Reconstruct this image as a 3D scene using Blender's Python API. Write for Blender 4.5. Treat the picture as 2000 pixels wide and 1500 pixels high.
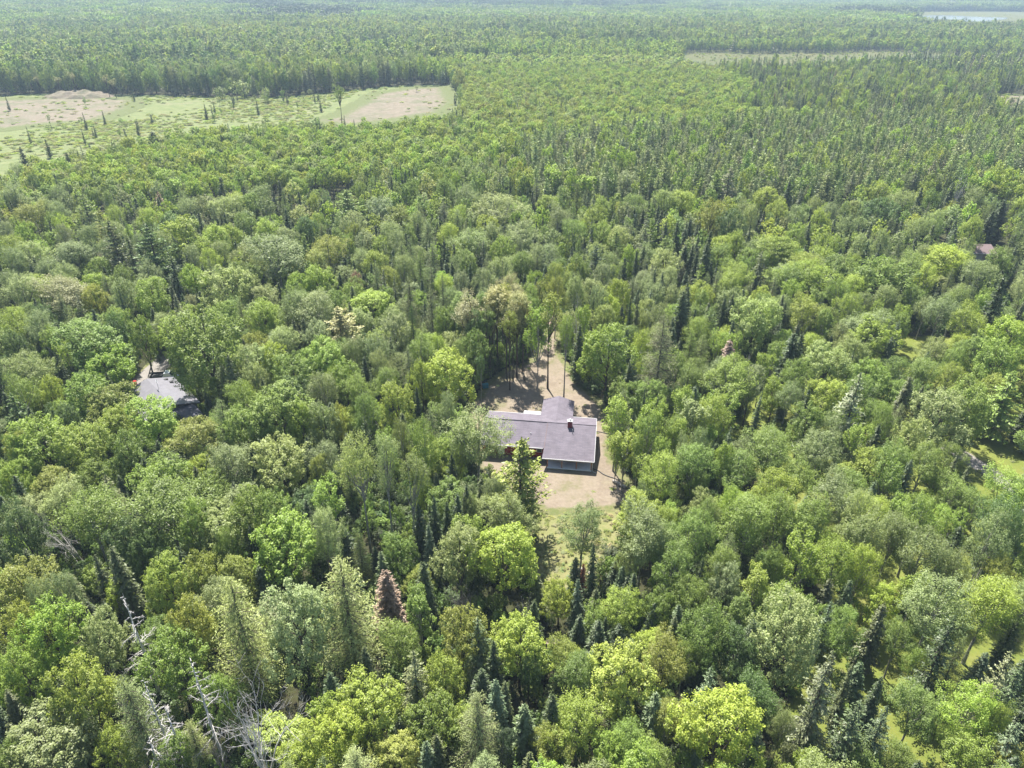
import bpy, math, random
import numpy as np
from math import radians, sin, cos, tan, pi, atan2, sqrt
from mathutils import Vector, Matrix

scene = bpy.context.scene
for o in list(bpy.data.objects):
    bpy.data.objects.remove(o)
COL = scene.collection

# ------------------------------------------------------------------ camera
CAMH, PITCH, F = 68.0, radians(29.6), 1388.0
cam_d = bpy.data.cameras.new('camera')
cam = bpy.data.objects.new('camera', cam_d)
COL.objects.link(cam)
cam.location = (0, 0, CAMH)
cam.rotation_euler = (pi / 2 - PITCH, 0, 0)
cam_d.sensor_width = 36
cam_d.lens = F / 2000 * 36
cam_d.clip_start = 0.5
cam_d.clip_end = 30000
scene.camera = cam

# ------------------------------------------------------------------ light
SUN_EL, SUN_AZ = radians(62), radians(-17)      # azimuth from +y towards +x
world = bpy.data.worlds.new('World')
scene.world = world
world.use_nodes = True
nt = world.node_tree
bg = nt.nodes['Background']
sky = nt.nodes.new('ShaderNodeTexSky')
sky.sky_type = 'NISHITA'
sky.sun_disc = False
sky.sun_elevation = SUN_EL
sky.sun_rotation = SUN_AZ
sky.air_density = 1.0
sky.dust_density = 1.2
nt.links.new(sky.outputs[0], bg.inputs[0])
bg.inputs[1].default_value = 0.075
sd = bpy.data.lights.new('sun', 'SUN')
sd.energy = 5.0
sd.angle = radians(0.53)
sd.color = (1.0, 0.955, 0.88)
so = bpy.data.objects.new('sun', sd)
COL.objects.link(so)
sv = Vector((sin(SUN_AZ) * cos(SUN_EL), cos(SUN_AZ) * cos(SUN_EL), sin(SUN_EL)))
so.rotation_euler = sv.to_track_quat('Z', 'Y').to_euler()
so.location = (0, 0, 200)
scene.view_settings.view_transform = 'Standard'
scene.view_settings.look = 'None'
scene.view_settings.exposure = 1.42
scene.view_settings.gamma = 1
scene.view_settings.use_curve_mapping = False
cy = scene.cycles
cy.max_bounces = 6
cy.diffuse_bounces = 3
cy.glossy_bounces = 2
cy.transmission_bounces = 3
cy.volume_bounces = 0
cy.use_denoising = True
cy.denoiser = 'OPENIMAGEDENOISE'
cy.denoising_input_passes = 'RGB_ALBEDO_NORMAL'
cy.denoising_prefilter = 'ACCURATE'
cy.caustics_reflective = False
cy.caustics_refractive = False

HAZE = 0.0002

# ------------------------------------------------------------------ projection
SP, CP = sin(PITCH), cos(PITCH)


def ray(u, v):
    x = (u - 1000) / F
    y = -(v - 750) / F
    return np.array([x, y * SP + CP, y * CP - SP])


def at(u, v, z=0.0):
    """world point at height z seen at pixel (u, v) of the 2000x1500 photograph; also its depth"""
    d = ray(u, v)
    t = (CAMH - z) / -d[2]
    return d[0] * t, d[1] * t, t


def proj(x, y, z=0.0):
    x, y, z = np.asarray(x, float), np.asarray(y, float), np.asarray(z, float) - CAMH
    dep = y * CP - z * SP
    up = y * SP + z * CP
    dep = np.where(dep > 1, dep, np.nan)
    return 1000 + F * x / dep, 750 - F * up / dep, dep


def hz(x, y):
    """gentle far relief"""
    x, y = np.asarray(x, float), np.asarray(y, float)
    d = np.hypot(x, y)
    s = np.clip((d - 1000) / 600, 0, 1)
    s = s * s * (3 - 2 * s)
    g = lambda cx, cyy, sx, sy, h: h * np.exp(-((x - cx) / sx) ** 2 / 2 - ((y - cyy) / sy) ** 2 / 2)
    return s * (g(-1300, 2100, 600, 450, 22) + g(-300, 3300, 1200, 300, 26) + g(2300, 3900, 1000, 500, 40)
                + g(-2600, 3600, 900, 500, 45) + 3 * np.sin(x / 260 + 1) * np.sin(y / 310))


def inpoly(px, py, poly):
    px, py = np.asarray(px, float), np.asarray(py, float)
    r = np.zeros(px.shape, bool)
    n = len(poly)
    for i in range(n):
        x1, y1 = poly[i]
        x2, y2 = poly[(i + 1) % n]
        if y1 == y2:
            continue
        c = ((y1 > py) != (y2 > py)) & (px < (x2 - x1) * (py - y1) / (y2 - y1) + x1)
        r ^= c
    return r


def proj1(x, y, z):
    z -= CAMH
    dep = y * CP - z * SP
    if dep < 1:
        return -9999.0, 9999.0, 1.0
    return 1000 + F * x / dep, 750 - F * (y * SP + z * CP) / dep, dep


def inp(px, py, poly):
    r = False
    n = len(poly)
    x2, y2 = poly[-1]
    for x1, y1 in poly:
        if (y1 > py) != (y2 > py) and px < (x2 - x1) * (py - y1) / (y2 - y1) + x1:
            r = not r
        x2, y2 = x1, y1
    return r


# ------------------------------------------------------------------ materials
def new_mat(name):
    m = bpy.data.materials.new(name)
    m.use_nodes = True
    t = m.node_tree
    for n in list(t.nodes):
        t.nodes.remove(n)
    out = t.nodes.new('ShaderNodeOutputMaterial')
    return m, t, out


def N(t, kind, **kw):
    n = t.nodes.new(kind)
    for k, v in kw.items():
        setattr(n, k, v)
    return n


def simple(name, col, rough=0.7, metal=0.0, noise=0.12, scale=8.0, spec=0.4, bump=0.0):
    m, t, out = new_mat(name)
    p = N(t, 'ShaderNodeBsdfPrincipled')
    tc = N(t, 'ShaderNodeTexCoord')
    no = N(t, 'ShaderNodeTexNoise')
    no.inputs['Scale'].default_value = scale
    no.inputs['Detail'].default_value = 5
    t.links.new(tc.outputs['Object'], no.inputs['Vector'])
    mr = N(t, 'ShaderNodeMapRange')
    mr.inputs[3].default_value = 1 - noise
    mr.inputs[4].default_value = 1 + noise
    mr.inputs[1].default_value = 0.3
    mr.inputs[2].default_value = 0.7
    t.links.new(no.outputs[0], mr.inputs[0])
    mx = N(t, 'ShaderNodeVectorMath', operation='SCALE')
    mx.inputs[0].default_value = col
    t.links.new(mr.outputs[0], mx.inputs['Scale'])
    t.links.new(mx.outputs[0], p.inputs['Base Color'])
    p.inputs['Roughness'].default_value = rough
    p.inputs['Metallic'].default_value = metal
    p.inputs['Specular IOR Level'].default_value = spec
    if bump:
        b = N(t, 'ShaderNodeBump')
        b.inputs['Strength'].default_value = bump
        b.inputs['Distance'].default_value = 0.05
        t.links.new(no.outputs[0], b.inputs['Height'])
        t.links.new(b.outputs[0], p.inputs['Normal'])
    t.links.new(p.outputs[0], out.inputs[0])
    return m


def leaf_mat(name, inst, transl=0.4, gloss=0.03):
    """leaves: tint from the object (or from the instance), varied leaf by leaf"""
    m, t, out = new_mat(name)
    if inst:
        c = N(t, 'ShaderNodeAttribute', attribute_type='INSTANCER', attribute_name='tint')
        col = c.outputs['Color']
    else:
        c = N(t, 'ShaderNodeObjectInfo')
        col = c.outputs['Color']
    va = N(t, 'ShaderNodeAttribute', attribute_type='GEOMETRY', attribute_name='var')
    hsv = N(t, 'ShaderNodeHueSaturation')
    mr = N(t, 'ShaderNodeMapRange')
    mr.inputs[3].default_value = 0.6
    mr.inputs[4].default_value = 1.4
    t.links.new(va.outputs['Fac'], mr.inputs[0])
    t.links.new(mr.outputs[0], hsv.inputs['Value'])
    mr2 = N(t, 'ShaderNodeMapRange')
    mr2.inputs[3].default_value = 0.506
    mr2.inputs[4].default_value = 0.5
    t.links.new(va.outputs['Fac'], mr2.inputs[0])
    t.links.new(mr2.outputs[0], hsv.inputs['Hue'])
    t.links.new(col, hsv.inputs['Color'])
    df = N(t, 'ShaderNodeBsdfDiffuse')
    tr = N(t, 'ShaderNodeBsdfTranslucent')
    t.links.new(hsv.outputs[0], df.inputs[0])
    h2 = N(t, 'ShaderNodeHueSaturation')
    h2.inputs['Hue'].default_value = 0.497
    h2.inputs['Saturation'].default_value = 1.1
    h2.inputs['Value'].default_value = 1.25
    t.links.new(hsv.outputs[0], h2.inputs['Color'])
    t.links.new(h2.outputs[0], tr.inputs[0])
    mx = N(t, 'ShaderNodeMixShader')
    mx.inputs[0].default_value = transl
    t.links.new(df.outputs[0], mx.inputs[1])
    t.links.new(tr.outputs[0], mx.inputs[2])
    gl = N(t, 'ShaderNodeBsdfGlossy')
    gl.inputs['Roughness'].default_value = 0.5
    m2 = N(t, 'ShaderNodeMixShader')
    m2.inputs[0].default_value = gloss
    t.links.new(mx.outputs[0], m2.inputs[1])
    t.links.new(gl.outputs[0], m2.inputs[2])
    t.links.new(m2.outputs[0], out.inputs[0])
    return m


LEAF = leaf_mat('leaves', False)
LEAF_I = leaf_mat('leaves_in_woods', True)
NEEDLE = leaf_mat('needles', False, 0.16, 0.04)
NEEDLE_I = leaf_mat('needles_in_woods', True, 0.16, 0.04)


def bark(name, c1, c2, scale=3.0):
    m, t, out = new_mat(name)
    p = N(t, 'ShaderNodeBsdfPrincipled')
    tc = N(t, 'ShaderNodeTexCoord')
    mp = N(t, 'ShaderNodeMapping')
    mp.inputs['Scale'].default_value = (3, 3, 1)
    no = N(t, 'ShaderNodeTexNoise')
    no.inputs['Scale'].default_value = scale
    no.inputs['Detail'].default_value = 6
    t.links.new(tc.outputs['Object'], mp.inputs[0])
    t.links.new(mp.outputs[0], no.inputs['Vector'])
    cr = N(t, 'ShaderNodeValToRGB')
    cr.color_ramp.elements[0].position = 0.4
    cr.color_ramp.elements[1].position = 0.6
    cr.color_ramp.elements[0].color = (*c1, 1)
    cr.color_ramp.elements[1].color = (*c2, 1)
    t.links.new(no.outputs[0], cr.inputs[0])
    t.links.new(cr.outputs[0], p.inputs['Base Color'])
    p.inputs['Roughness'].default_value = 0.9
    t.links.new(p.outputs[0], out.inputs[0])
    return m


BARK = bark('bark', (0.035, 0.026, 0.02), (0.11, 0.085, 0.065))
BARK_W = bark('pale_bark', (0.12, 0.11, 0.09), (0.42, 0.4, 0.36))
DEADWOOD = bark('dead_wood', (0.38, 0.355, 0.33), (0.68, 0.65, 0.61))
DEADWOOD_D = bark('grey_dead_wood', (0.12, 0.105, 0.095), (0.3, 0.27, 0.24))


def floor_nodes(t, vec, cols, scale, detail=7, lo=0.35, hi=0.68):
    no = N(t, 'ShaderNodeTexNoise')
    no.inputs['Scale'].default_value = scale
    no.inputs['Detail'].default_value = detail
    no.inputs['Roughness'].default_value = 0.62
    t.links.new(vec, no.inputs['Vector'])
    cr = N(t, 'ShaderNodeValToRGB')
    e = cr.color_ramp.elements
    e[0].position, e[1].position = lo, hi
    e[0].color, e[1].color = (*cols[0], 1), (*cols[-1], 1)
    for i, c in enumerate(cols[1:-1]):
        k = e.new(lo + (hi - lo) * (i + 1) / (len(cols) - 1))
        k.color = (*c, 1)
    t.links.new(no.outputs[0], cr.inputs[0])
    return cr.outputs[0], no.outputs[0]


def ground_mat(name, big, fine, scales=(0.08, 1.6), edge=None, mixf=0.55, bumpd=0.12):
    """big patches mixed with fine grain; edge=(colours) takes over where the sheet's edge attribute falls to 0"""
    m, t, out = new_mat(name)
    p = N(t, 'ShaderNodeBsdfPrincipled')
    g = N(t, 'ShaderNodeNewGeometry')
    a, _ = floor_nodes(t, g.outputs['Position'], big, scales[0])
    b, bf = floor_nodes(t, g.outputs['Position'], fine, scales[1])
    mx = N(t, 'ShaderNodeMix', data_type='RGBA')
    mx.inputs[0].default_value = mixf
    t.links.new(a, mx.inputs[6])
    t.links.new(b, mx.inputs[7])
    col = mx.outputs[2]
    if edge:
        ec, _ = floor_nodes(t, g.outputs['Position'], edge, 0.55, 9, .3, .7)
        at_ = N(t, 'ShaderNodeAttribute', attribute_type='GEOMETRY', attribute_name='edge')
        en, ef = floor_nodes(t, g.outputs['Position'], [(0, 0, 0), (1, 1, 1)], 0.45, 8, 0.3, 0.7)
        ad = N(t, 'ShaderNodeMath', operation='SUBTRACT')
        t.links.new(at_.outputs['Fac'], ad.inputs[0])
        t.links.new(ef, ad.inputs[1])
        mr = N(t, 'ShaderNodeMapRange')
        mr.inputs[1].default_value = -0.12
        mr.inputs[2].default_value = 0.12
        t.links.new(ad.outputs[0], mr.inputs[0])
        m2 = N(t, 'ShaderNodeMix', data_type='RGBA')
        t.links.new(mr.outputs[0], m2.inputs[0])
        t.links.new(ec, m2.inputs[6])
        t.links.new(col, m2.inputs[7])
        col = m2.outputs[2]
    t.links.new(col, p.inputs['Base Color'])
    p.inputs['Roughness'].default_value = 0.95
    p.inputs['Specular IOR Level'].default_value = 0.15
    bp = N(t, 'ShaderNodeBump')
    bp.inputs['Strength'].default_value = 0.6
    bp.inputs['Distance'].default_value = bumpd
    t.links.new(bf, bp.inputs['Height'])
    t.links.new(bp.outputs[0], p.inputs['Normal'])
    t.links.new(p.outputs[0], out.inputs[0])
    return m


FLOORC = [(0.035, 0.028, 0.02), (0.045, 0.045, 0.02), (0.045, 0.06, 0.02)]
SCR = [(0.075, 0.095, 0.03), (0.16, 0.15, 0.075), (0.1, 0.12, 0.04), (0.18, 0.155, 0.1)]
M_FLOOR = ground_mat('forest_floor', FLOORC, [(0.03, 0.026, 0.018), (0.055, 0.065, 0.022)], (0.1, 1.2))
M_YARD = ground_mat('sandy_yard', [(0.12, 0.13, 0.05), (0.19, 0.165, 0.115), (0.225, 0.19, 0.145), (0.17, 0.14, 0.105), (0.2, 0.175, 0.12)],
                    [(0.14, 0.11, 0.08), (0.25, 0.2, 0.155)], (0.16, 1.9), SCR, 0.4, 0.05)
M_MEADOW = ground_mat('meadow_grass', [(0.13, 0.15, 0.05), (0.2, 0.19, 0.09), (0.17, 0.18, 0.07), (0.24, 0.205, 0.14)],
                      [(0.1, 0.12, 0.035), (0.22, 0.2, 0.1)], (0.2, 1.5), SCR, 0.4)
M_LAWN = ground_mat('lawn_grass', [(0.1, 0.14, 0.025), (0.145, 0.165, 0.035), (0.18, 0.17, 0.055)],
                    [(0.085, 0.115, 0.022), (0.17, 0.18, 0.045)], (0.15, 1.8), FLOORC, 0.45, 0.05)
M_GRAVEL = ground_mat('gravel', [(0.2, 0.18, 0.16), (0.25, 0.235, 0.22)], [(0.15, 0.14, 0.125), (0.28, 0.26, 0.24)],
                      (0.3, 3.0), SCR, 0.5, 0.03)
M_SCRUB = ground_mat('cutover_ground', [(0.12, 0.15, 0.06), (0.16, 0.175, 0.08), (0.135, 0.16, 0.065), (0.19, 0.18, 0.11)],
                     [(0.08, 0.115, 0.035), (0.2, 0.215, 0.09)], (0.03, 0.22), [(0.07, 0.1, 0.03), (0.1, 0.13, 0.045)], 0.5, 0.5)
M_SAND = ground_mat('bare_slash', [(0.1, 0.12, 0.05), (0.175, 0.155, 0.105), (0.21, 0.17, 0.13), (0.13, 0.14, 0.07), (0.17, 0.145, 0.115)],
                    [(0.085, 0.08, 0.05), (0.22, 0.19, 0.15)], (0.03, 0.3), [(0.09, 0.115, 0.04), (0.13, 0.14, 0.06)], 0.5, 0.4)
M_MARSH = ground_mat('marsh_grass', [(0.07, 0.09, 0.03), (0.11, 0.11, 0.045), (0.085, 0.1, 0.035), (0.14, 0.13, 0.065)], [(0.06, 0.075, 0.025), (0.14, 0.13, 0.06)],
                     (0.012, 0.1), [(0.07, 0.1, 0.035), (0.11, 0.12, 0.05)], 0.5, 0.5)


# ------------------------------------------------------------------ mesh helpers
def mesh_arrays(name, verts, quads, mats, mi=None, var=None, attr='var', smooth=False):
    verts = np.asarray(verts, np.float32)
    quads = np.asarray(quads, np.int32)
    me = bpy.data.meshes.new(name)
    me.vertices.add(len(verts))
    me.vertices.foreach_set('co', verts.ravel())
    k = quads.shape[1]
    me.loops.add(quads.size)
    me.loops.foreach_set('vertex_index', quads.ravel())
    me.polygons.add(len(quads))
    me.polygons.foreach_set('loop_start', np.arange(0, quads.size, k, dtype=np.int32))
    me.polygons.foreach_set('loop_total', np.full(len(quads), k, np.int32))
    for m in mats:
        me.materials.append(m)
    if mi is not None:
        me.polygons.foreach_set('material_index', np.asarray(mi, np.int32))
    if smooth:
        me.polygons.foreach_set('use_smooth', np.ones(len(quads), bool))
    if var is not None:
        a = me.attributes.new(attr, 'FLOAT', 'POINT')
        a.data.foreach_set('value', np.asarray(var, np.float32))
    me.update()
    me.validate()
    return me


def tag(o, label=None, cat=None, group=None, kind=None):
    if label:
        o['label'] = label
    if cat:
        o['category'] = cat
    if group:
        o['group'] = group
    if kind:
        o['kind'] = kind
    return o


def link(o, parent=None):
    COL.objects.link(o)
    if parent is not None:
        o.parent = parent
    return o


def empty(name, loc, rz=0, parent=None):
    o = bpy.data.objects.new(name, None)
    o.location = loc
    o.rotation_euler = (0, 0, rz)
    o.empty_display_size = 0.5
    return link(o, parent)


class MB:
    """collects boxes, tubes, polygons; build() links them as one mesh object"""

    def __init__(s):
        s.v, s.f, s.m = [], [], []

    def add(s, vs, fs, mi=0):
        b = len(s.v)
        s.v += [tuple(map(float, p)) for p in vs]
        s.f += [tuple(b + i for i in f) for f in fs]
        s.m += [mi] * len(fs)
        return s

    def box(s, c, d, rz=0, mi=0, rx=0):
        x, y, z = d[0] / 2, d[1] / 2, d[2] / 2
        vs = [Vector((i * x, j * y, k * z)) for i in (-1, 1) for j in (-1, 1) for k in (-1, 1)]
        R = Matrix.Rotation(rz, 3, 'Z') @ Matrix.Rotation(rx, 3, 'X')
        vs = [R @ v + Vector(c) for v in vs]
        return s.add(vs, [(0, 1, 3, 2), (4, 6, 7, 5), (0, 4, 5, 1), (2, 3, 7, 6), (0, 2, 6, 4), (1, 5, 7, 3)], mi)

    def tube(s, pts, rads, n=8, mi=0, cap=True):
        if not hasattr(rads, '__len__'):
            rads = [rads] * len(pts)
        v, q = tube(np.array(pts, float), np.array(rads, float), n)
        fs = [tuple(int(i) for i in f) for f in q]
        if cap:
            fs += [tuple(range(n))[::-1], tuple(range(len(v) - n, len(v)))]
        return s.add([tuple(p) for p in v], fs, mi)

    def slab(s, quad, th, mi=0):
        """a four-cornered plate with thickness th below it"""
        a = [Vector(p) for p in quad]
        nrm = (a[1] - a[0]).cross(a[2] - a[0]).normalized()
        if nrm.z < 0:
            a = a[::-1]
            nrm = -nrm
        n = len(a)
        b = [p - nrm * th for p in a]
        fs = [tuple(range(n)), tuple(range(2 * n - 1, n - 1, -1))]
        for i in range(n):
            j = (i + 1) % n
            fs.append((i, n + i, n + j, j))
        return s.add(a + b, fs, mi)

    def build(s, name, mats, parent=None, bevel=0, smooth=False, color=None):
        me = bpy.data.meshes.new(name)
        me.from_pydata(s.v, [], s.f)
        for m in (mats if isinstance(mats, (list, tuple)) else [mats]):
            me.materials.append(m)
        for p, i in zip(me.polygons, s.m):
            p.material_index = i
            p.use_smooth = smooth
        me.update()
        o = bpy.data.objects.new(name, me)
        link(o, parent)
        if bevel:
            b = o.modifiers.new('bevel', 'BEVEL')
            b.width = bevel
            b.segments = 2
            b.limit_method = 'ANGLE'
        return o


def tube(pts, rads, n=6):
    pts = np.asarray(pts, float)
    rads = np.asarray(rads, float)
    k = len(pts)
    tg = np.gradient(pts, axis=0)
    tg /= np.linalg.norm(tg, axis=1)[:, None] + 1e-9
    ref = np.array([1.0, 0.13, 0.07]) if abs(tg[:, 2]).mean() > 0.5 else np.array([0.05, 0.1, 1.0])
    a = np.cross(tg, ref)
    a /= np.linalg.norm(a, axis=1)[:, None] + 1e-9
    b = np.cross(tg, a)
    an = np.arange(n) * 2 * pi / n
    v = pts[:, None, :] + rads[:, None, None] * (np.cos(an)[None, :, None] * a[:, None, :] + np.sin(an)[None, :, None] * b[:, None, :])
    i = np.arange(k - 1)[:, None] * n
    j = np.arange(n)[None, :]
    q = np.stack([i + j, i + (j + 1) % n, i + n + (j + 1) % n, i + n + j], -1).reshape(-1, 4)
    return v.reshape(-1, 3), q


class Cloud:
    """leaves as small rhombic faces"""

    def __init__(s):
        s.p, s.t, s.b, s.va = [], [], [], []

    def add(s, p, t, b, va):
        s.p.append(p); s.t.append(t); s.b.append(b); s.va.append(va)

    def arrays(s):
        p, t, b = np.concatenate(s.p), np.concatenate(s.t), np.concatenate(s.b)
        va = np.concatenate(s.va)
        v = np.stack([p - t, p + b, p + t, p - b], 1).reshape(-1, 3)
        q = np.arange(len(v)).reshape(-1, 4)
        return v, q, np.repeat(np.clip(va, 0, 1), 4)


def unit(a):
    return a / (np.linalg.norm(a, axis=-1, keepdims=True) + 1e-9)


def leaf_frames(rng, nrm, size, aspect, along=None, spread=0.6):
    """tangent and bitangent for leaves with normals near nrm"""
    n = unit(nrm + rng.normal(0, spread, nrm.shape))
    r = along if along is not None else rng.normal(0, 1, nrm.shape)
    t = unit(r - n * (r * n).sum(1)[:, None])
    b = np.cross(n, t)
    s = size * rng.uniform(0.7, 1.3, len(n))[:, None]
    return t * s * 0.5, b * s * 0.5 * aspect


def broad(seed, H=14.0, R=3.6, base=0.28, nl=11, ntuft=300, per=26, ls=0.23, tr=0.34, upright=0.7, lobe=(0.36, 0.52),
          flat=0.0, squash=1.0, inner=0.12, aspect=0.75):
    rng = np.random.default_rng(seed)
    hzr = H * (1 - base) / 2
    zc = H - hzr
    Lc, Lr = [], []
    for i in range(nl):
        d = unit(rng.normal(0, 1, 3))
        if d[2] < -0.55:
            d[2] *= -1
        k = rng.uniform(0.45, 0.92)
        Lc.append([d[0] * R * k, d[1] * R * k, d[2] * hzr * k * 1.05])
        Lr.append(R * rng.uniform(lobe[0] * .75, lobe[1] * 1.1))
    Lc.append([0, 0, hzr * 0.45]); Lr.append(R * 0.5)
    Lc.append([0, 0, 0]); Lr.append(R * 0.6)
    Lc.append([0, 0, -hzr * 0.45]); Lr.append(R * 0.42)
    Lc, Lr = np.array(Lc), np.array(Lr)
    st = min(1.25, max(0.9, hzr / R))
    P, D = [], []
    w = Lr ** 2 / (Lr ** 2).sum()
    tries = 0
    while len(P) < ntuft and tries < ntuft * 12:
        tries += 1
        i = rng.choice(len(Lr), p=w)
        d = unit(rng.normal(0, 1, 3) + np.array([0, 0, 0.25]))
        p = Lc[i] + d * Lr[i] * np.array([1, 1, st]) * rng.uniform(0.82, 1.06)
        dd = np.linalg.norm((p - Lc) / np.array([1, 1, st]), axis=1) / Lr
        dd[i] = 9
        if dd.min() < 0.82 and rng.random() > inner:
            continue
        P.append(p); D.append(d)
    P, D = np.array(P), np.array(D)
    sc = np.array([1, 1, 1.0])
    P[:, 2] = P[:, 2] - P[:, 2].max() + hzr - tr
    P[:, 2] += zc
    cl = Cloud()
    n = len(P)
    ax = unit(D * (1 - upright) + np.array([0, 0, upright]))
    idx = np.repeat(np.arange(n), per)
    m = len(idx)
    tj = rng.uniform(0.65, 1.35, n)[idx][:, None] * tr
    loc = unit(rng.normal(0, 1, (m, 3))) * rng.uniform(.35, 1, (m, 1)) ** .5 * .85
    q = rng.uniform(-0.9, 1.1, m)[:, None]
    pos = P[idx] + loc * tj * (1.15 - 0.45 * q) + ax[idx] * q * tj * 1.05
    out = unit(pos - P[idx] + ax[idx] * 0.3 * tj)
    nr = unit(out * 0.55 + D[idx] * 0.3 + np.array([0, 0, 0.6]))
    t, b = leaf_frames(rng, nr, ls, aspect, spread=0.36)
    tv = rng.normal(0.5, 0.12, n)[idx] + rng.normal(0, 0.14, m) + 0.1 * q[:, 0]
    cl.add(pos, t, b, tv)
    # limbs
    limbs = []
    for i in range(min(nl, 9)):
        z0 = H * rng.uniform(max(0.12, base * 0.75), 0.6)
        e = Lc[i] + np.array([0, 0, zc])
        if e[2] < z0 + 0.5:
            z0 = max(0.8, e[2] - R * 0.7)
        s = np.array([0, 0, z0])
        mid = (s + e) / 2 + rng.normal(0, 0.25, 3) + np.array([0, 0, -0.25])
        limbs.append((np.array([s, mid, e]), np.array([0.011, 0.007, 0.003]) * H * rng.uniform(0.55, 0.8)))
    return cl.arrays(), limbs, H


def trunk_arrays(H, limbs, seed, r0=0.016, bend=0.35, top=0.93, sides=6):
    rng = np.random.default_rng(seed + 77)
    k = 7
    z = np.linspace(0, H * top, k)
    c1, c2, c3, c4 = rng.normal(0, bend / 2, 4)
    w = z / H
    p = np.stack([c1 * w + c2 * w * w * (1 - w) * 2, c3 * w + c4 * w * w * (1 - w) * 2, z], 1)
    r = H * r0 * (1 - 0.88 * (z / H)) * np.where(z == 0, 1.35, 1)
    V, Q = tube(p, r, sides + 1)
    vs, qs, b = [V], [Q], len(V)
    for pts, rd in limbs:
        v, q = tube(pts, rd, 5)
        vs.append(v); qs.append(q + b); b += len(v)
    return np.concatenate(vs), np.concatenate(qs)


def conifer(seed, H=12.0, R=1.5, base=0.06, lv=0.36, nb=8, step=0.17, sp=0.36, asp=0.36, slope=-0.25, up=0.25, prof=0.8,
            jit=0.16, gap=0.0, rnd=0.35, side=0.6, tiers=0.0, tip=1.0, hang=0.0):
    """spire of whorled branches set with sprigs; slope: how the branch starts, up: how its tip turns"""
    rng = np.random.default_rng(seed)
    cl = Cloud()
    limbs = []
    z = base * H
    lean = rng.uniform(0, 6.28)
    sect = rng.uniform(1 - jit, 1 + jit, 12)
    while z < H - 0.25:
        f = (z - base * H) / (H * (1 - base))
        L0 = R * min(1.0, (1.02 - f) ** prof) * min(1, 0.55 + f * 5)
        cnt = max(4, int(nb * (0.5 + 0.5 * L0 / R) + 0.5))
        tier = 1 + tiers * sin(z * 2 * pi / 1.5)
        for k in range(cnt):
            if rng.random() < gap:
                continue
            ph = rng.uniform(0, 2 * pi)
            L = L0 * tier * rng.uniform(1 - jit * 1.6, 1 + jit) * sect[int(ph / 6.29 * 12)]
            if L < 0.08:
                L = 0.08
            ns = max(2, int(L / step))
            s = (np.arange(ns) + rng.uniform(0, 1, ns)) / ns
            s = 1 - (1 - s) * (0.9 if f < 0.85 else 1)
            zz = z + L * (slope * s + up * s * s) + rng.normal(0, 0.05, ns)
            pos = np.stack([np.cos(ph) * L * s, np.sin(ph) * L * s, zz], 1)
            dr = np.array([cos(ph), sin(ph), slope + 2 * up * 0.5])
            lat = np.array([-sin(ph), cos(ph), 0])
            for sgn in (-1, 1):
                w = side * L * (1 - s * 0.7) * 0.28
                pp = pos + lat * (sgn * w * rng.uniform(0.2, 1, ns))[:, None] + rng.normal(0, 0.04, (ns, 3))
                pp[:, 2] -= hang * rng.uniform(0, 1, ns)
                al = unit(dr[None] + lat[None] * sgn * side * rng.uniform(0.3, 1.1, ns)[:, None] + rng.normal(0, rnd * 0.6, (ns, 3)))
                nr = np.tile(np.array([cos(ph) * 0.45, sin(ph) * 0.45, 0.85]), (ns, 1))
                t, b = leaf_frames(rng, nr, sp * (0.6 + 0.4 * min(1, L / 1.0)), asp, along=al, spread=rnd)
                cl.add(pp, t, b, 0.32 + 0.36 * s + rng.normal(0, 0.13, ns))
            if L > 0.9 and k % 3 == 0:
                limbs.append((np.array([[0, 0, z], [cos(ph) * L * .5, sin(ph) * L * .5, z + L * (slope * .5 + up * .25)],
                                        [cos(ph) * L * .9, sin(ph) * L * .9, z + L * (slope * .9 + up * .81)]]), np.array([.035, .025, .01])))
        z += lv * rng.uniform(0.75, 1.25) * (1 if f < 0.8 else 0.7)
    # leader
    n = int(16 * tip)
    zt = rng.uniform(H - 0.75 * tip, H, n)
    pos = np.stack([rng.normal(0, 0.03, n), rng.normal(0, 0.03, n), zt], 1)
    al = unit(np.array([0, 0, 1.0]) + rng.normal(0, 0.25, (n, 3)))
    t, b = leaf_frames(rng, rng.normal(0, 1, (n, 3)), sp * 0.7, asp * 0.9, along=al, spread=0.3)
    cl.add(pos, t, b, np.full(n, 0.6))
    return cl.arrays(), limbs, H


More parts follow.
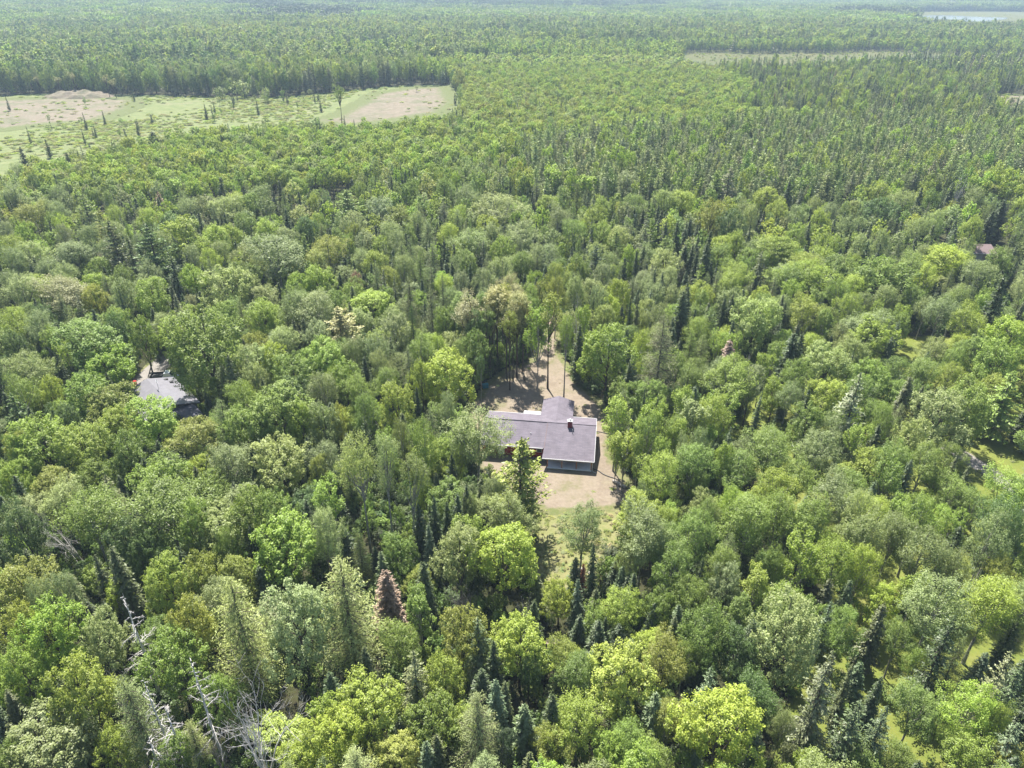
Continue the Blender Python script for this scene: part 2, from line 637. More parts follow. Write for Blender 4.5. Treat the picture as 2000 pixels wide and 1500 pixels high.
def dead_conifer(seed, H=14.0, R=2.2):
    rng = np.random.default_rng(seed)
    vs, qs, b = [], [], 0

    def put(p, r, n=5):
        nonlocal b
        v, q = tube(np.array(p), np.array(r), n)
        vs.append(v); qs.append(q + b); b += len(v)
    put([[0, 0, 0], [.1, 0, H * .35], [0, .1, H * .7], [.05, 0, H]], [H * .014, H * .011, H * .006, .015], 7)
    z = H * 0.3
    while z < H * 0.97:
        f = z / H
        L = R * (1.45 * (1.03 - f)) ** .75 * rng.uniform(0.35, 1.3)
        ph = rng.uniform(0, 2 * pi)
        dr = np.array([cos(ph), sin(ph), 0])
        droop = rng.uniform(-0.2, 0.6)
        pts = [np.array([0, 0, z]) + dr * L * s + np.array([0, 0, L * (0.15 * s - droop * s * s)]) for s in (0, .35, .7, 1)]
        put(pts, [.05, .038, .026, .012], 4)
        for k in range(int(L * 7)):
            s = rng.uniform(.25, 1)
            p0 = np.array([0, 0, z]) + dr * L * s + np.array([0, 0, L * (0.15 * s - droop * s * s)])
            tw = unit(dr + rng.normal(0, .6, 3)) * rng.uniform(.3, .8) * L * .5 + np.array([0, 0, -.12])
            put([p0, p0 + tw * .5 + rng.normal(0, .09, 3), p0 + tw + np.array([0, 0, rng.uniform(-.15, .2)])], [.018, .014, .009], 3)
        z += rng.uniform(0.18, 0.42)
    return np.concatenate(vs), np.concatenate(qs)


def dead_broad(seed, H=13.0, R=3.5, depth=4, nb=7):
    rng = np.random.default_rng(seed)
    vs, qs = [], []
    b = [0]

    def put(p, r, n=5):
        v, q = tube(np.array(p), np.array(r), n)
        vs.append(v); qs.append(q + b[0]); b[0] += len(v)

    def grow(p, d, L, r, dep):
        n = 5
        pts, rr = [p], [r]
        for i in range(n):
            d = unit(d + rng.normal(0, .13, 3) + np.array([0, 0, .05]))
            p = p + d * L / n
            pts.append(p); rr.append(r * (1 - .62 * (i + 1) / n))
            if dep > 0 and i >= 1 and rng.random() < .8:
                for _ in range(1 + (rng.random() < .35)):
                    dd = unit(d + rng.normal(0, .62, 3))
                    grow(p, dd, L * rng.uniform(.35, .62), r * (1 - .62 * (i + 1) / n) * .62, dep - 1)
        put(pts, np.maximum(rr, .014), 5 if dep > 1 else 4 if dep else 3)
    h0 = H * .38
    put([[0, 0, 0], [.05, .05, h0 * .5], [0, 0, h0]], [H * .02, H * .016, H * .014], 8)
    for i in range(nb):
        ph = i * 2 * pi / nb + rng.uniform(-.4, .4)
        el = rng.uniform(.55, 1.35)
        d = np.array([cos(ph) * cos(el), sin(ph) * cos(el), sin(el)])
        grow(np.array([0, 0, h0 * rng.uniform(.65, 1)]), d, H * rng.uniform(.42, .62), H * .0135, depth - 1)
    v = np.concatenate(vs)
    v[:, 2] *= H / v[:, 2].max()
    return v, np.concatenate(qs)


# ------------------------------------------------------------------ prototypes
# kind -> list of (crown arrays, trunk arrays, nominal H, nominal R, needle?, bark)
PROTO = {}


def reg(kind, cr, H, R, seed, needle, bk, **kw):
    arr, limbs, _ = cr
    v, q, va = arr
    rr = np.percentile(np.hypot(v[:, 0], v[:, 1]), 97)
    tv, tq = trunk_arrays(H, limbs, seed, **kw)
    cm = mesh_arrays('crown', v, q, [NEEDLE if needle else LEAF], var=va)
    tm = mesh_arrays('trunk', tv, tq, [bk], smooth=True)
    # joined copy for woods
    V = np.concatenate([v, tv]); Q = np.concatenate([q, tq + len(v)])
    mi = np.concatenate([np.zeros(len(q)), np.ones(len(tq))])
    jm = mesh_arrays('woods_tree', V, Q, [NEEDLE_I if needle else LEAF_I, bk], mi=mi, var=np.concatenate([va, np.full(len(tv), .5)]))
    PROTO.setdefault(kind, []).append(dict(crown=cm, trunk=tm, join=jm, H=H, R=rr))


for s in range(5):
    reg('maple', broad(10 + s, 14, 4.0, .2 + .03 * (s % 3), 13 + s, 380, 38, .205, .42, .6, lobe=(.32, .46)), 14, 4, s, False, BARK)
for s in range(4):
    reg('birch', broad(30 + s, 15, 3.6, .4, 12, 350, 36, .155, .50, .5, lobe=(.28, .42), inner=.3), 15, 3.3, s, False, BARK_W, r0=.012, bend=.8)
for s in range(4):
    reg('aspen', broad(50 + s, 14, 2.5, .36, 10, 200, 26, .19, .36, .8, lobe=(.36, .5), inner=.25), 14, 2.3, s, False, BARK_W, r0=.009, bend=.6)
for s in range(3):
    reg('stand', broad(70 + s, 17, 2.4, .62, 8, 130, 26, .2, .42, .6, lobe=(.34, .5), inner=.3), 17, 2.4, s, False, BARK, r0=.010, bend=.9)
for s in range(3):
    reg('tall birch', broad(90 + s, 19, 3.6, .6, 11, 220, 32, .165, .5, .45, lobe=(.28, .42), inner=.3), 19, 3.6, s, False, BARK_W, r0=.0125, bend=.9)
for s in range(4):
    reg('fir', conifer(100 + s, 12, 1.5 + .15 * (s % 2), jit=.14 + .03 * s, nb=13, lv=.27, prof=.62, step=.13), 12, 1.4, s, True, BARK, r0=.012, bend=.1, sides=5)
for s in range(3):
    reg('spruce', conifer(120 + s, 15, 2.5, .1, .42, 9, .16, .36, .4, -.35, .3, .72, .3, .08, .4, .8, .12), 15, 2.5, s, True, BARK, r0=.014, bend=.15, sides=5)
for s in range(3):
    reg('tamarack', conifer(140 + s, 15, 2.4, .1, .3, 13, .08, .19, .2, -.05, .1, .6, .22, .12, 1.1, 1.0, .05, 1.0, .28), 15, 2.4, s, True, BARK, r0=.012, bend=.4, sides=5)
for s in range(3):
    reg('pine', conifer(160 + s, 17, 3.6, .2, .75, 9, .12, .46, .4, -.12, .28, .62, .32, .1, .55, 1.1, .0, 1.0, .05), 17, 3.6, s, True, BARK, r0=.016, bend=.3, sides=6)
for s in range(2):
    reg('bush', broad(180 + s, 3.0, 1.5, .02, 7, 70, 18, .19, .26, .5), 3, 1.5, s, False, BARK, r0=.02)
DEAD = []
for s in range(3):
    v, q = dead_conifer(200 + s)
    DEAD.append(dict(mesh=mesh_arrays('trunk', v, q, [DEADWOOD], smooth=True), H=14, R=2.2))
for s in range(3):
    v, q = dead_broad(210 + s)
    DEAD.append(dict(mesh=mesh_arrays('trunk', v, q, [DEADWOOD if s < 2 else DEADWOOD_D], smooth=True), H=13, R=np.percentile(np.hypot(v[:, 0], v[:, 1]), 97)))

# lighter trees for farther woods
MIDP, FARP = {}, {}


def light(store, kind, cr, seed, needle, bk, r0=.012):
    (v, q, va), _, H = cr
    rr = np.percentile(np.hypot(v[:, 0], v[:, 1]), 97)
    tv, tq = trunk_arrays(H, [], seed, r0=r0, sides=3, top=.8)
    V = np.concatenate([v, tv]); Q = np.concatenate([q, tq + len(v)])
    mi = np.concatenate([np.zeros(len(q)), np.ones(len(tq))])
    jm = mesh_arrays('woods_tree', V, Q, [NEEDLE_I if needle else LEAF_I, bk], mi=mi, var=np.concatenate([va, np.full(len(tv), .5)]))
    store.setdefault(kind, []).append(dict(join=jm, H=H, R=rr))


for s in range(3):
    light(MIDP, 'maple', broad(300 + s, 14, 4, .25, 10, 130, 15, .5, .5, .6), s, False, BARK)
    light(MIDP, 'birch', broad(310 + s, 15, 3.5, .4, 10, 120, 15, .42, .55, .5), s, False, BARK_W)
    light(MIDP, 'aspen', broad(320 + s, 12, 2.3, .3, 7, 80, 15, .38, .4, .8), s, False, BARK_W)
    light(MIDP, 'fir', conifer(330 + s, 12, 1.6, lv=.38, nb=9, step=.24, sp=.5, asp=.48, prof=.62), s, True, BARK)
    light(MIDP, 'tamarack', conifer(340 + s, 13, 2.1, .1, .42, 10, .22, .42, .42, -.1, .1, .6, .3, .0, .9, 1.0), s, True, BARK)
    light(MIDP, 'pine', conifer(350 + s, 17, 3.2, .25, 1.2, 6, .34, .7, .5, -.1, .25, .6, .3, .05, .6, 1.1), s, True, BARK)
for s in range(2):
    light(FARP, 'maple', broad(400 + s, 15, 4.0, .25, 8, 46, 9, 1.05, .7, .6), s, False, BARK)
    light(FARP, 'birch', broad(410 + s, 16, 3.3, .4, 7, 44, 9, .9, .6, .6), s, False, BARK_W)
    light(FARP, 'aspen', broad(420 + s, 12, 2.4, .3, 6, 34, 9, .75, .5, .8), s, False, BARK_W)
    light(FARP, 'fir', conifer(430 + s, 13, 1.6, lv=.9, nb=5, step=.7, sp=1.1, asp=.6), s, True, BARK)
    light(FARP, 'tamarack', conifer(440 + s, 14, 2.2, .08, .9, 6, .6, 1.0, .65, -.1, .1, .6, .3), s, True, BARK)
for k in ('pine',):
    FARP[k] = FARP['tamarack']
MIDP['spruce'] = MIDP['tamarack']
FARP['spruce'] = FARP['tamarack']
MIDP['stand'] = MIDP['birch']
MIDP['tall birch'] = MIDP['birch']
FARP['stand'] = FARP['birch']
MIDP['bush'] = PROTO['bush']

# groves for the farthest woods
GROVE = []
for s in range(4):
    rng = np.random.default_rng(500 + s)
    vs, qs, va, mi, b = [], [], [], [], 0
    for i in range(5):
        for j in range(5):
            con = rng.random() < (.15 if s < 2 else .65 if s == 2 else .3)
            (v, q, a), _, H = (conifer(int(rng.integers(1e6)), 14, 1.7, lv=1.3, nb=4, step=.9, sp=1.5, asp=.7) if con
                               else broad(int(rng.integers(1e6)), 15, 3.2, .1, 5, 16, 5, 1.7, .8, .6))
            v = v * np.array([1.1, 1.1, rng.uniform(.85, 1.2)]) + np.array([(i - 2) * 5.2 + rng.normal(0, 1), (j - 2) * 5.2 + rng.normal(0, 1), 0])
            vs.append(v); qs.append(q + b); b += len(v)
            va.append(np.clip(a * (.45 if con else 1) + rng.normal(0, .12), 0, 1))
    jm = mesh_arrays('woods_grove', np.concatenate(vs), np.concatenate(qs), [NEEDLE_I if s == 2 else LEAF_I], var=np.concatenate(va))
    GROVE.append(dict(join=jm, H=15, R=13))

# ------------------------------------------------------------------ leaf colours
TINT = {
    'bright green': (0.257, 0.348, 0.052),
    'yellow-green': (0.303, 0.372, 0.058),
    'mid green': (0.192, 0.263, 0.049),
    'deep green': (0.109, 0.169, 0.041),
    'grey-green': (0.227, 0.277, 0.094),
    'silvery green': (0.280, 0.329, 0.143),
    'olive green': (0.256, 0.285, 0.051),
    'pale green': (0.288, 0.340, 0.111),
    'golden green': (0.349, 0.384, 0.081),
    'tan-green': (0.319, 0.312, 0.134),
    'dark green': (0.073, 0.104, 0.035),
    'blue-green': (0.128, 0.175, 0.082),
    'ash green': (0.207, 0.229, 0.111),
    'brownish green': (0.123, 0.145, 0.053),
    'rusty brown': (0.345, 0.098, 0.047),
    'pinkish brown': (0.289, 0.200, 0.136),
}
# ------------------------------------------------------------------ trees read from the photograph
# (origin x, origin y, scale) of each close look, then rows: x, y of the tip, crown width, kind, colour, height in metres
MP, BI, AS, FI, SP_, TA, PI_, ST = 'maple', 'birch', 'aspen', 'fir', 'spruce', 'tamarack', 'pine', 'stand'
TB = 'tall birch'
br, yg, mg, dg, gg, sg, og, pg, go, tn, dk, bl, ash, bn, ru, pk = TINT.keys()
LOOKS = [
 (900, 770, 5.263, [(625,440,600,PI_,og,17),(330,850,300,BI,gg,11),(640,1040,300,BI,dg,9),(90,1000,200,BI,gg,11)]),
 (667, 950, 2.7285, [
  (620,215,300,MP,pg,13),(860,215,350,MP,yg,13),(1290,95,280,BI,gg,13),(1630,110,280,BI,gg,14),(1165,495,190,MP,yg,8),
  (1345,300,70,FI,dk,12),(1250,375,80,FI,dk,8),(1262,490,70,FI,bl,9),(1290,410,52,FI,ru,7),(1270,680,95,FI,dk,8),(1372,710,130,FI,dk,9),
  (1410,690,55,FI,dk,7),(1480,730,130,SP_,bl,6),(1025,600,90,FI,dk,9),(950,710,330,MP,yg,11),(725,695,190,SP_,bl,12),(630,655,250,MP,og,12),
  (1510,845,320,MP,go,12),(1720,790,250,BI,og,11),(745,970,130,FI,dk,9),(822,1025,115,FI,bl,11),(872,1035,80,FI,bn,9),(975,1160,135,FI,bl,9),
  (1525,1130,95,FI,bl,7),(1680,1095,130,FI,bl,10),(503,1320,110,FI,bn,8),(1005,1415,95,FI,bn,7),(1065,1450,90,FI,bl,6),(720,1090,250,TA,pg,13),
  (380,870,220,SP_,ash,12),(540,905,240,MP,yg,10),(110,1040,330,MP,yg,11),(280,1340,260,MP,go,8),(1190,815,170,BI,og,8),(1270,900,200,BI,mg,9),
  (1270,1150,300,BI,yg,10),(1430,1330,200,MP,br,8),(1530,1270,220,BI,mg,9),(1670,1395,240,BI,mg,8),(235,445,150,FI,pk,11),(400,540,190,AS,mg,12),
  (405,90,95,FI,dk,12),(490,50,75,FI,dk,12),(468,95,60,FI,dk,10),(560,80,75,FI,dk,10),(617,30,90,FI,dk,12),(665,-20,90,FI,dk,12),(462,200,80,FI,bl,11),
  (435,400,115,FI,dk,11),(208,345,90,FI,bl,9),(300,250,200,MP,mg,10),(870,30,300,BI,gg,12),(1780,300,240,BI,mg,12),(1500,540,200,BI,yg,9),
  (1560,300,150,BI,pg,10),(1850,470,220,BI,mg,10),(1700,540,180,MP,mg,9),(1780,690,80,FI,bn,8),(1670,620,80,FI,dk,8),(1905,760,60,FI,bn,8),
  (1930,380,60,FI,dk,9),(1500,420,70,FI,bl,7),(470,1160,270,MP,mg,9),(640,1180,200,MP,yg,8),(860,1290,120,AS,dk,8),(1130,1290,220,BI,og,8),
  (1000,900,130,MP,dg,8),(60,1390,280,TA,pg,11),(450,1360,120,FI,bl,8),(650,1150,60,FI,dk,8),(300,730,220,BI,mg,10),(1890,1180,200,BI,yg,9),
  (1850,830,180,BI,mg,9),(1340,620,150,AS,mg,8),(760,1420,260,TA,gg,9)]),
 (0, 950, 2.7285, [
  (830,-45,430,BI,mg,15),(1150,115,330,MP,gg,12),(1490,165,390,MP,br,13),(860,385,250,MP,yg,12),(1030,360,230,MP,og,11),(1250,370,220,MP,og,10),
  (1210,470,360,TA,pg,18),(1540,500,400,MP,sg,16),(1800,360,380,TA,pg,18),(200,610,300,MP,br,13),(50,860,250,MP,br,12),(130,380,300,MP,og,12),
  (500,360,85,FI,bn,12),(585,310,125,FI,bn,14),(392,560,80,FI,bn,10),(590,490,150,AS,yg,9),(290,450,170,BI,gg,12),(520,660,260,MP,pg,11),
  (350,920,330,MP,yg,14),(970,600,250,MP,og,13),(880,800,300,MP,mg,12),(850,980,380,MP,yg,11),(640,1000,260,TA,gg,14),(170,1270,440,MP,gg,10),
  (1480,1260,330,MP,yg,6),(430,20,330,BI,mg,14),(240,275,260,MP,og,12),(50,80,210,MP,dg,14),(20,200,180,MP,mg,12),(1190,200,150,BI,mg,12),
  (1000,60,200,MP,mg,14),(1320,10,250,MP,mg,14),(700,400,150,FI,dk,10),(1330,200,90,FI,dk,10),(1100,1000,260,MP,mg,10),(60,620,220,MP,og,12),
  (430,1100,280,MP,mg,11),(300,1330,220,MP,gg,9),(560,1290,200,MP,yg,9),(1750,1230,300,MP,yg,11),(1580,1350,220,MP,yg,8),(30,1380,200,MP,mg,9),
  (1850,1370,280,TA,pg,11),(1720,1430,200,TA,gg,9),(480,1400,260,MP,sg,9),(900,1330,200,MP,mg,8),(1000,1240,160,TA,pg,9),(170,1240,60,FI,bl,8),
  (640,180,240,MP,dg,12),(760,250,200,MP,dg,11),(1450,20,220,MP,mg,13),(1720,100,200,BI,pg,14),(1820,210,120,FI,dk,9),(150,480,140,BI,gg,12)]),
 (1267, 950, 2.7285, [
  (250,120,240,BI,mg,13),(80,190,220,BI,gg,12),(420,320,180,BI,mg,11),(560,50,250,BI,mg,14),(720,30,250,BI,mg,13),(900,60,250,BI,mg,13),(1170,10,180,BI,pg,13),
  (1350,140,200,BI,gg,12),(1490,30,240,BI,mg,14),(430,405,190,MP,sg,11),(590,440,170,AS,yg,11),(850,250,220,AS,br,13),(1030,290,260,BI,br,12),(1180,310,200,BI,yg,12),
  (1500,210,260,BI,gg,13),(1680,330,180,BI,gg,10),(1910,370,170,BI,og,10),(770,570,330,MP,sg,16),(1270,520,230,MP,yg,9),(1600,470,330,BI,gg,14),(1880,500,300,BI,yg,13),
  (1080,640,220,BI,mg,11),(1370,720,190,BI,mg,9),(985,870,250,SP_,ash,17),(1090,945,65,FI,bn,10),(1245,1010,90,FI,dk,10),(1130,1135,210,SP_,bl,13),(1275,1165,200,SP_,bl,13),
  (885,1310,90,SP_,bl,7),(1940,870,210,SP_,ash,14),(1995,960,150,SP_,bl,12),(1980,1260,190,SP_,bl,10),(1640,680,220,SP_,dk,15),(420,1100,450,MP,yg,14),(310,630,250,BI,mg,12),
  (100,750,230,BI,og,11),(290,860,220,BI,mg,10),(90,890,260,BI,og,11),(40,1090,80,FI,bl,9),(160,680,70,FI,ash,9),(258,760,60,FI,bn,9),(40,620,70,FI,dk,9),
  (580,1010,240,BI,dg,10),(1470,1080,280,BI,mg,10),(1750,1060,330,BI,br,11),(870,1430,200,MP,br,8),(1180,1410,260,BI,mg,8),(110,1150,190,BI,og,9),(910,600,130,AS,mg,10),
  (1090,740,200,BI,mg,10),(740,1190,130,BI,gg,9),(1880,130,220,BI,gg,14),(1950,30,240,BI,dg,15),(290,380,60,FI,dk,9),(500,580,160,AS,mg,10),(640,340,120,AS,mg,10),
  (500,760,220,MP,dg,10),(1340,1360,200,BI,mg,8),(1600,1240,240,BI,mg,9),(1900,1150,140,BI,yg,9),(690,300,150,BI,mg,11),(60,1380,200,BI,yg,8),(1720,1330,240,BI,br,8),
  (1950,1400,180,MP,og,7),(760,1380,90,AS,bn,7),(1560,660,150,BI,gg,10),(1460,860,130,BI,mg,8),(270,1340,70,FI,bl,6)]),
 (1333, 450, 3.0, [
  (130,300,140,MP,yg,11),(170,440,150,TA,mg,12),(450,385,270,MP,pg,15),(730,375,220,BI,og,13),(560,30,270,BI,yg,13),(470,120,110,SP_,ash,12),(740,180,350,BI,br,13),
  (1180,170,380,MP,mg,14),(1560,90,300,BI,yg,13),(660,600,130,FI,dk,12),(705,605,90,FI,dk,11),(605,420,55,FI,dk,10),(60,580,110,TA,mg,11),(130,600,120,TA,pg,11),
  (300,750,350,BI,mg,14),(420,790,170,MP,sg,12),(880,665,240,MP,pg,12),(850,705,150,SP_,bl,9),(1150,520,280,MP,yg,12),(860,870,210,MP,yg,11),(1045,830,250,SP_,ash,17),
  (1340,850,110,FI,bn,13),(1366,850,90,FI,bn,13),(1415,905,60,FI,bn,10),(1135,910,75,FI,dk,8),(1210,1000,170,BI,mg,12),(760,1000,240,MP,mg,12),(1560,930,330,MP,pg,14),
  (1700,860,260,MP,mg,14),(1340,660,130,MP,sg,9),(1490,625,200,BI,pg,11),(1540,370,230,BI,gg,13),(1690,420,210,BI,yg,13),(1890,260,120,FI,dk,18),(1900,640,260,MP,br,13),
  (1940,500,260,MP,br,14),(1950,820,230,SP_,mg,13),(1120,480,260,BI,gg,12),(1450,1250,250,BI,mg,12),(1270,1210,230,BI,mg,12),(540,1150,300,BI,mg,13),(230,950,210,AS,br,13),
  (80,1000,210,AS,gg,13),(1120,1290,240,MP,yg,9),(1900,1290,220,BI,gg,11),(460,970,60,FI,bl,10),(545,1090,45,FI,dk,8),(730,900,50,FI,dk,9),(810,960,40,FI,ash,7),
  (280,640,110,FI,pk,11),(300,370,80,FI,dk,14),(315,345,60,FI,dk,15),(250,390,60,FI,dk,13),(330,180,200,BI,yg,12),(960,140,220,MP,mg,13),(1360,130,220,BI,mg,13),
  (1690,1370,60,FI,bn,9),(1620,1300,50,FI,bn,9),(1860,420,180,BI,gg,12),(1020,250,170,BI,yg,12),(1260,560,150,BI,gg,11),(990,600,150,MP,pg,10),(720,640,90,AS,yg,9),
  (560,860,150,MP,yg,9),(640,880,160,BI,gg,10),(1100,760,260,MP,br,11),(1290,740,220,BI,mg,11),(880,1060,200,BI,gg,11),(350,1290,260,BI,mg,11),(700,1340,240,BI,mg,10),
  (1000,1400,200,BI,mg,9),(1600,1430,220,BI,mg,9),(80,1250,240,BI,mg,12),(1760,170,200,BI,gg,13),(1880,100,180,MP,mg,13),(150,1150,150,AS,br,10),(1780,1010,80,MP,mg,9)]),
 (0, 450, 3.0, [
  (630,-66,190,PI_,bn,19),(740,20,120,SP_,bn,16),(852,-48,240,PI_,dg,19),(1050,-72,240,AS,yg,17),(860,275,230,MP,br,14),(695,280,160,MP,pg,13),(690,330,45,FI,dk,15),
  (330,270,280,BI,tn,13),(90,250,220,BI,pg,13),(530,320,150,MP,go,11),(480,530,420,MP,mg,15),(620,690,270,MP,br,12),(1170,450,430,MP,mg,20),(1290,200,340,MP,pg,15),
  (1590,20,340,BI,gg,17),(1020,365,60,FI,ash,12),(1330,720,95,FI,bn,14),(1290,790,170,TA,gg,10),(1540,390,200,MP,br,11),(1500,660,260,MP,pg,12),(1700,720,240,MP,mg,12),
  (1900,640,250,MP,br,12),(1975,445,240,PI_,tn,13),(480,850,300,MP,mg,12),(650,900,330,MP,og,11),(870,985,340,MP,br,12),(200,1090,330,MP,br,13),(450,1130,260,MP,yg,12),
  (1090,1110,300,BI,og,10),(1390,1030,240,MP,mg,12),(1620,920,370,MP,mg,13),(1620,1215,340,MP,pg,12),(900,1320,300,MP,br,12),(1330,1250,250,BI,gg,11),(1795,1200,70,FI,dk,9),
  (60,440,200,BI,yg,12),(130,700,260,BI,gg,12),(60,950,200,SP_,dg,12),(60,580,160,MP,dg,12),(270,850,130,MP,yg,10),(560,150,150,MP,mg,12),(400,60,220,BI,gg,13),
  (160,60,220,BI,pg,13),(50,90,150,BI,gg,13),(1740,980,200,MP,br,12),(1880,1000,200,MP,gg,12),(1440,880,110,MP,yg,9),(640,470,160,MP,dg,13),(800,500,160,MP,mg,13),
  (1000,150,170,SP_,dk,14),(1120,200,150,MP,br,12),(1750,350,230,BI,gg,13),(1860,200,200,MP,br,12),(1640,560,180,BI,pg,11),(1840,520,160,MP,sg,11),(1400,1150,180,MP,gg,10),
  (60,1180,160,MP,mg,11),(280,1400,200,MP,go,9),(60,1360,200,MP,br,10),(720,1180,250,MP,mg,12),(1150,1330,180,MP,yg,9),(1900,1230,220,BI,gg,11),(330,1000,150,MP,dg,11),
  (1500,1010,150,MP,dg,11),(1250,-40,200,MP,yg,13),(1430,80,170,MP,pg,12)]),
 (400, 300, 3.3333, [
  (130,270,230,BI,pg,13),(350,200,160,BI,gg,13),(645,400,140,MP,dg,13),(480,170,55,FI,bn,14),(445,240,40,FI,dk,12),(505,230,45,FI,bn,12),(920,230,200,PI_,mg,15),(925,300,42,FI,dk,9),
  (960,370,150,MP,sg,13),(1125,280,180,MP,sg,12),(1250,330,190,MP,og,12),(1390,310,110,TA,gg,13),(1550,300,110,TA,ash,13),(1160,560,110,TA,gg,13),(1275,555,125,TA,gg,15),
  (1335,540,95,TA,gg,14),(1480,560,120,TA,gg,14),(1395,630,100,TA,mg,14),(1320,780,145,TA,gg,16),(1470,860,135,TA,gg,15),(1545,780,90,TA,gg,14),(1110,690,85,TA,gg,13),
  (1200,730,130,MP,og,11),(1920,260,340,BI,pg,15),(1720,480,260,BI,gg,14),(1700,560,180,MP,yg,11),(1660,750,120,MP,sg,11),(1092,590,55,MP,ru,7),(980,760,90,MP,pk,9),
  (1060,900,330,MP,yg,10),(1220,1030,240,MP,sg,13),(720,880,290,BI,gg,14),(800,530,270,BI,og,14),(1740,930,220,BI,tn,15),(360,960,220,MP,br,12),(100,970,230,MP,mg,13),
  (420,1230,200,MP,yg,12),(570,1310,230,MP,mg,12),(830,1200,230,MP,yg,12),(950,1190,150,BI,gg,12),(1110,1150,190,BI,gg,13),(1400,1160,200,BI,mg,13),(1520,1170,130,BI,yg,12),
  (1400,1340,180,MP,yg,12),(1560,1275,300,MP,yg,14),(160,450,180,MP,yg,12),(400,420,180,MP,yg,12),(510,470,150,MP,pg,12),(730,620,160,MP,pg,12),(740,380,120,BI,mg,12),
  (600,150,130,MP,br,12),(700,250,110,MP,yg,11),(790,240,80,BI,gg,12),(1200,440,140,BI,pg,12),(1050,500,150,MP,sg,11),(1880,900,150,BI,tn,15),(1930,660,200,BI,gg,13),
  (1820,740,150,BI,pg,12),(600,780,180,MP,br,11),(250,700,200,MP,mg,13),(560,860,170,MP,mg,11),(1340,970,80,TA,dg,13),(900,1360,200,MP,mg,11),(1180,1380,180,BI,mg,11),
  (300,1360,180,MP,pg,11),(960,440,100,MP,og,11),(1640,350,120,TA,gg,12),(1450,420,130,TA,gg,12),(1000,180,110,MP,mg,12),(1350,160,130,MP,mg,12),(1700,200,170,BI,gg,13),
  (1560,150,150,MP,mg,13),(90,560,150,BI,gg,12),(1600,1010,150,MP,dg,12)]),
 (850, 520, 4.0, [
  (270,215,260,ST,tn,17),(480,150,230,ST,tn,18),(640,205,200,ST,tn,18),(390,330,180,ST,mg,15),(560,300,160,ST,bn,16),(700,380,120,ST,bn,14),
  (812,290,230,AS,br,18),(900,195,210,ST,og,20),(1032,360,170,TB,mg,18),(1165,310,130,AS,br,15),(1132,440,100,FI,dk,13),(1365,470,400,MP,br,15),(1620,480,150,BI,yg,12),
  (1795,360,290,TA,ash,20),(120,640,330,MP,yg,14),(-100,720,220,MP,br,13),(318,1085,470,BI,gg,16),(1440,1010,250,AS,yg,14),(1640,950,55,FI,dk,13),(1557,1080,50,FI,dk,12),
  (1700,1040,240,AS,br,14),(1950,950,200,AS,br,13),(300,500,220,MP,mg,13),(170,580,130,MP,pg,12),(1480,520,90,SP_,bl,11),(1500,1300,250,AS,yg,11),(350,700,90,AS,dg,10),
  (1440,90,200,MP,yg,13),(1330,290,200,MP,pg,12),(60,300,180,MP,mg,13),(1290,150,140,MP,sg,14),(950,60,180,BI,og,15),(560,60,220,BI,tn,14),(1100,60,170,BI,gg,14),
  (1650,250,170,MP,pg,12),(1900,1150,230,BI,mg,12),(1600,1330,130,AS,mg,12),(1240,240,40,FI,dk,12),(1530,230,40,FI,dk,12),(1590,210,55,FI,bn,14),(1720,20,60,FI,dk,13),(1780,40,60,FI,dk,12)]),
 (600, 650, 5.0, [
  (1120,800,330,BI,mg,16),(860,470,340,MP,yg,13),(1065,520,80,FI,dk,9),(760,870,40,FI,bn,7),(1350,570,230,BI,gg,12),(470,960,430,TB,pg,20),(730,985,300,TB,pg,20),(990,1180,300,TB,gg,18),
  (1440,1190,210,MP,yg,8),(110,1190,230,MP,og,10),(560,580,330,BI,mg,13),(290,690,170,MP,go,10),(130,730,280,MP,gg,12),(130,370,280,BI,gg,12),(480,380,300,BI,mg,12),
  (1440,50,160,MP,pg,12),(1480,930,220,BI,gg,12),(900,820,160,BI,gg,12),(700,140,220,BI,pg,12),(420,60,200,BI,tn,12),(1140,1400,180,MP,yg,9),(230,330,160,MP,br,10)]),
 (1100, 750, 5.0, [
  (1200,50,190,AS,br,13),(1480,100,320,BI,yg,14),(1370,400,250,BI,gg,13),(1600,560,220,AS,br,12),(1000,650,400,BI,yg,13),(1750,640,290,BI,mg,12),(1430,1110,260,BI,mg,11),
  (1700,1000,300,BI,br,11),(1150,330,200,AS,yg,12),(820,290,220,AS,mg,14),(1190,480,200,BI,gg,12),(960,500,200,AS,br,12),(540,520,180,AS,yg,10),(620,560,170,AS,mg,10),
  (1350,830,200,BI,mg,9),(1030,1180,240,BI,yg,10),(800,950,180,BI,gg,9)]),
 (1000, 300, 3.3333, [
  (955,420,62,FI,dk,13),(1005,440,60,FI,dk,13),(1080,440,65,FI,dk,13),(1130,480,72,FI,dk,12),(1162,420,50,FI,dk,13),(1185,400,50,FI,dk,14),(1215,530,60,FI,bn,13),(1130,590,85,FI,dk,11),
  (1180,580,65,FI,dk,12),(1297,490,70,FI,dk,17),(1272,580,100,FI,dk,15),(815,625,50,FI,dk,12),(860,600,75,FI,dk,12),(880,700,40,FI,dk,10),(940,725,50,FI,dk,9),(985,750,50,FI,dk,9),
  (1045,750,40,FI,dk,8),(1300,700,60,FI,dk,10),(1340,690,40,FI,dk,9),(1120,890,115,FI,dk,15),(1152,860,80,FI,dk,15),(1195,1010,60,FI,dk,11),(825,900,50,FI,bn,14),(1390,930,60,FI,dk,12),
  (1462,880,90,FI,dk,15),(1785,960,50,FI,dk,10),(1445,1080,75,FI,dk,12),(1945,430,50,FI,dk,12),(1915,590,50,FI,dk,10),(455,560,32,FI,dk,9),(490,600,32,FI,dk,8),(1555,460,45,FI,dk,10),
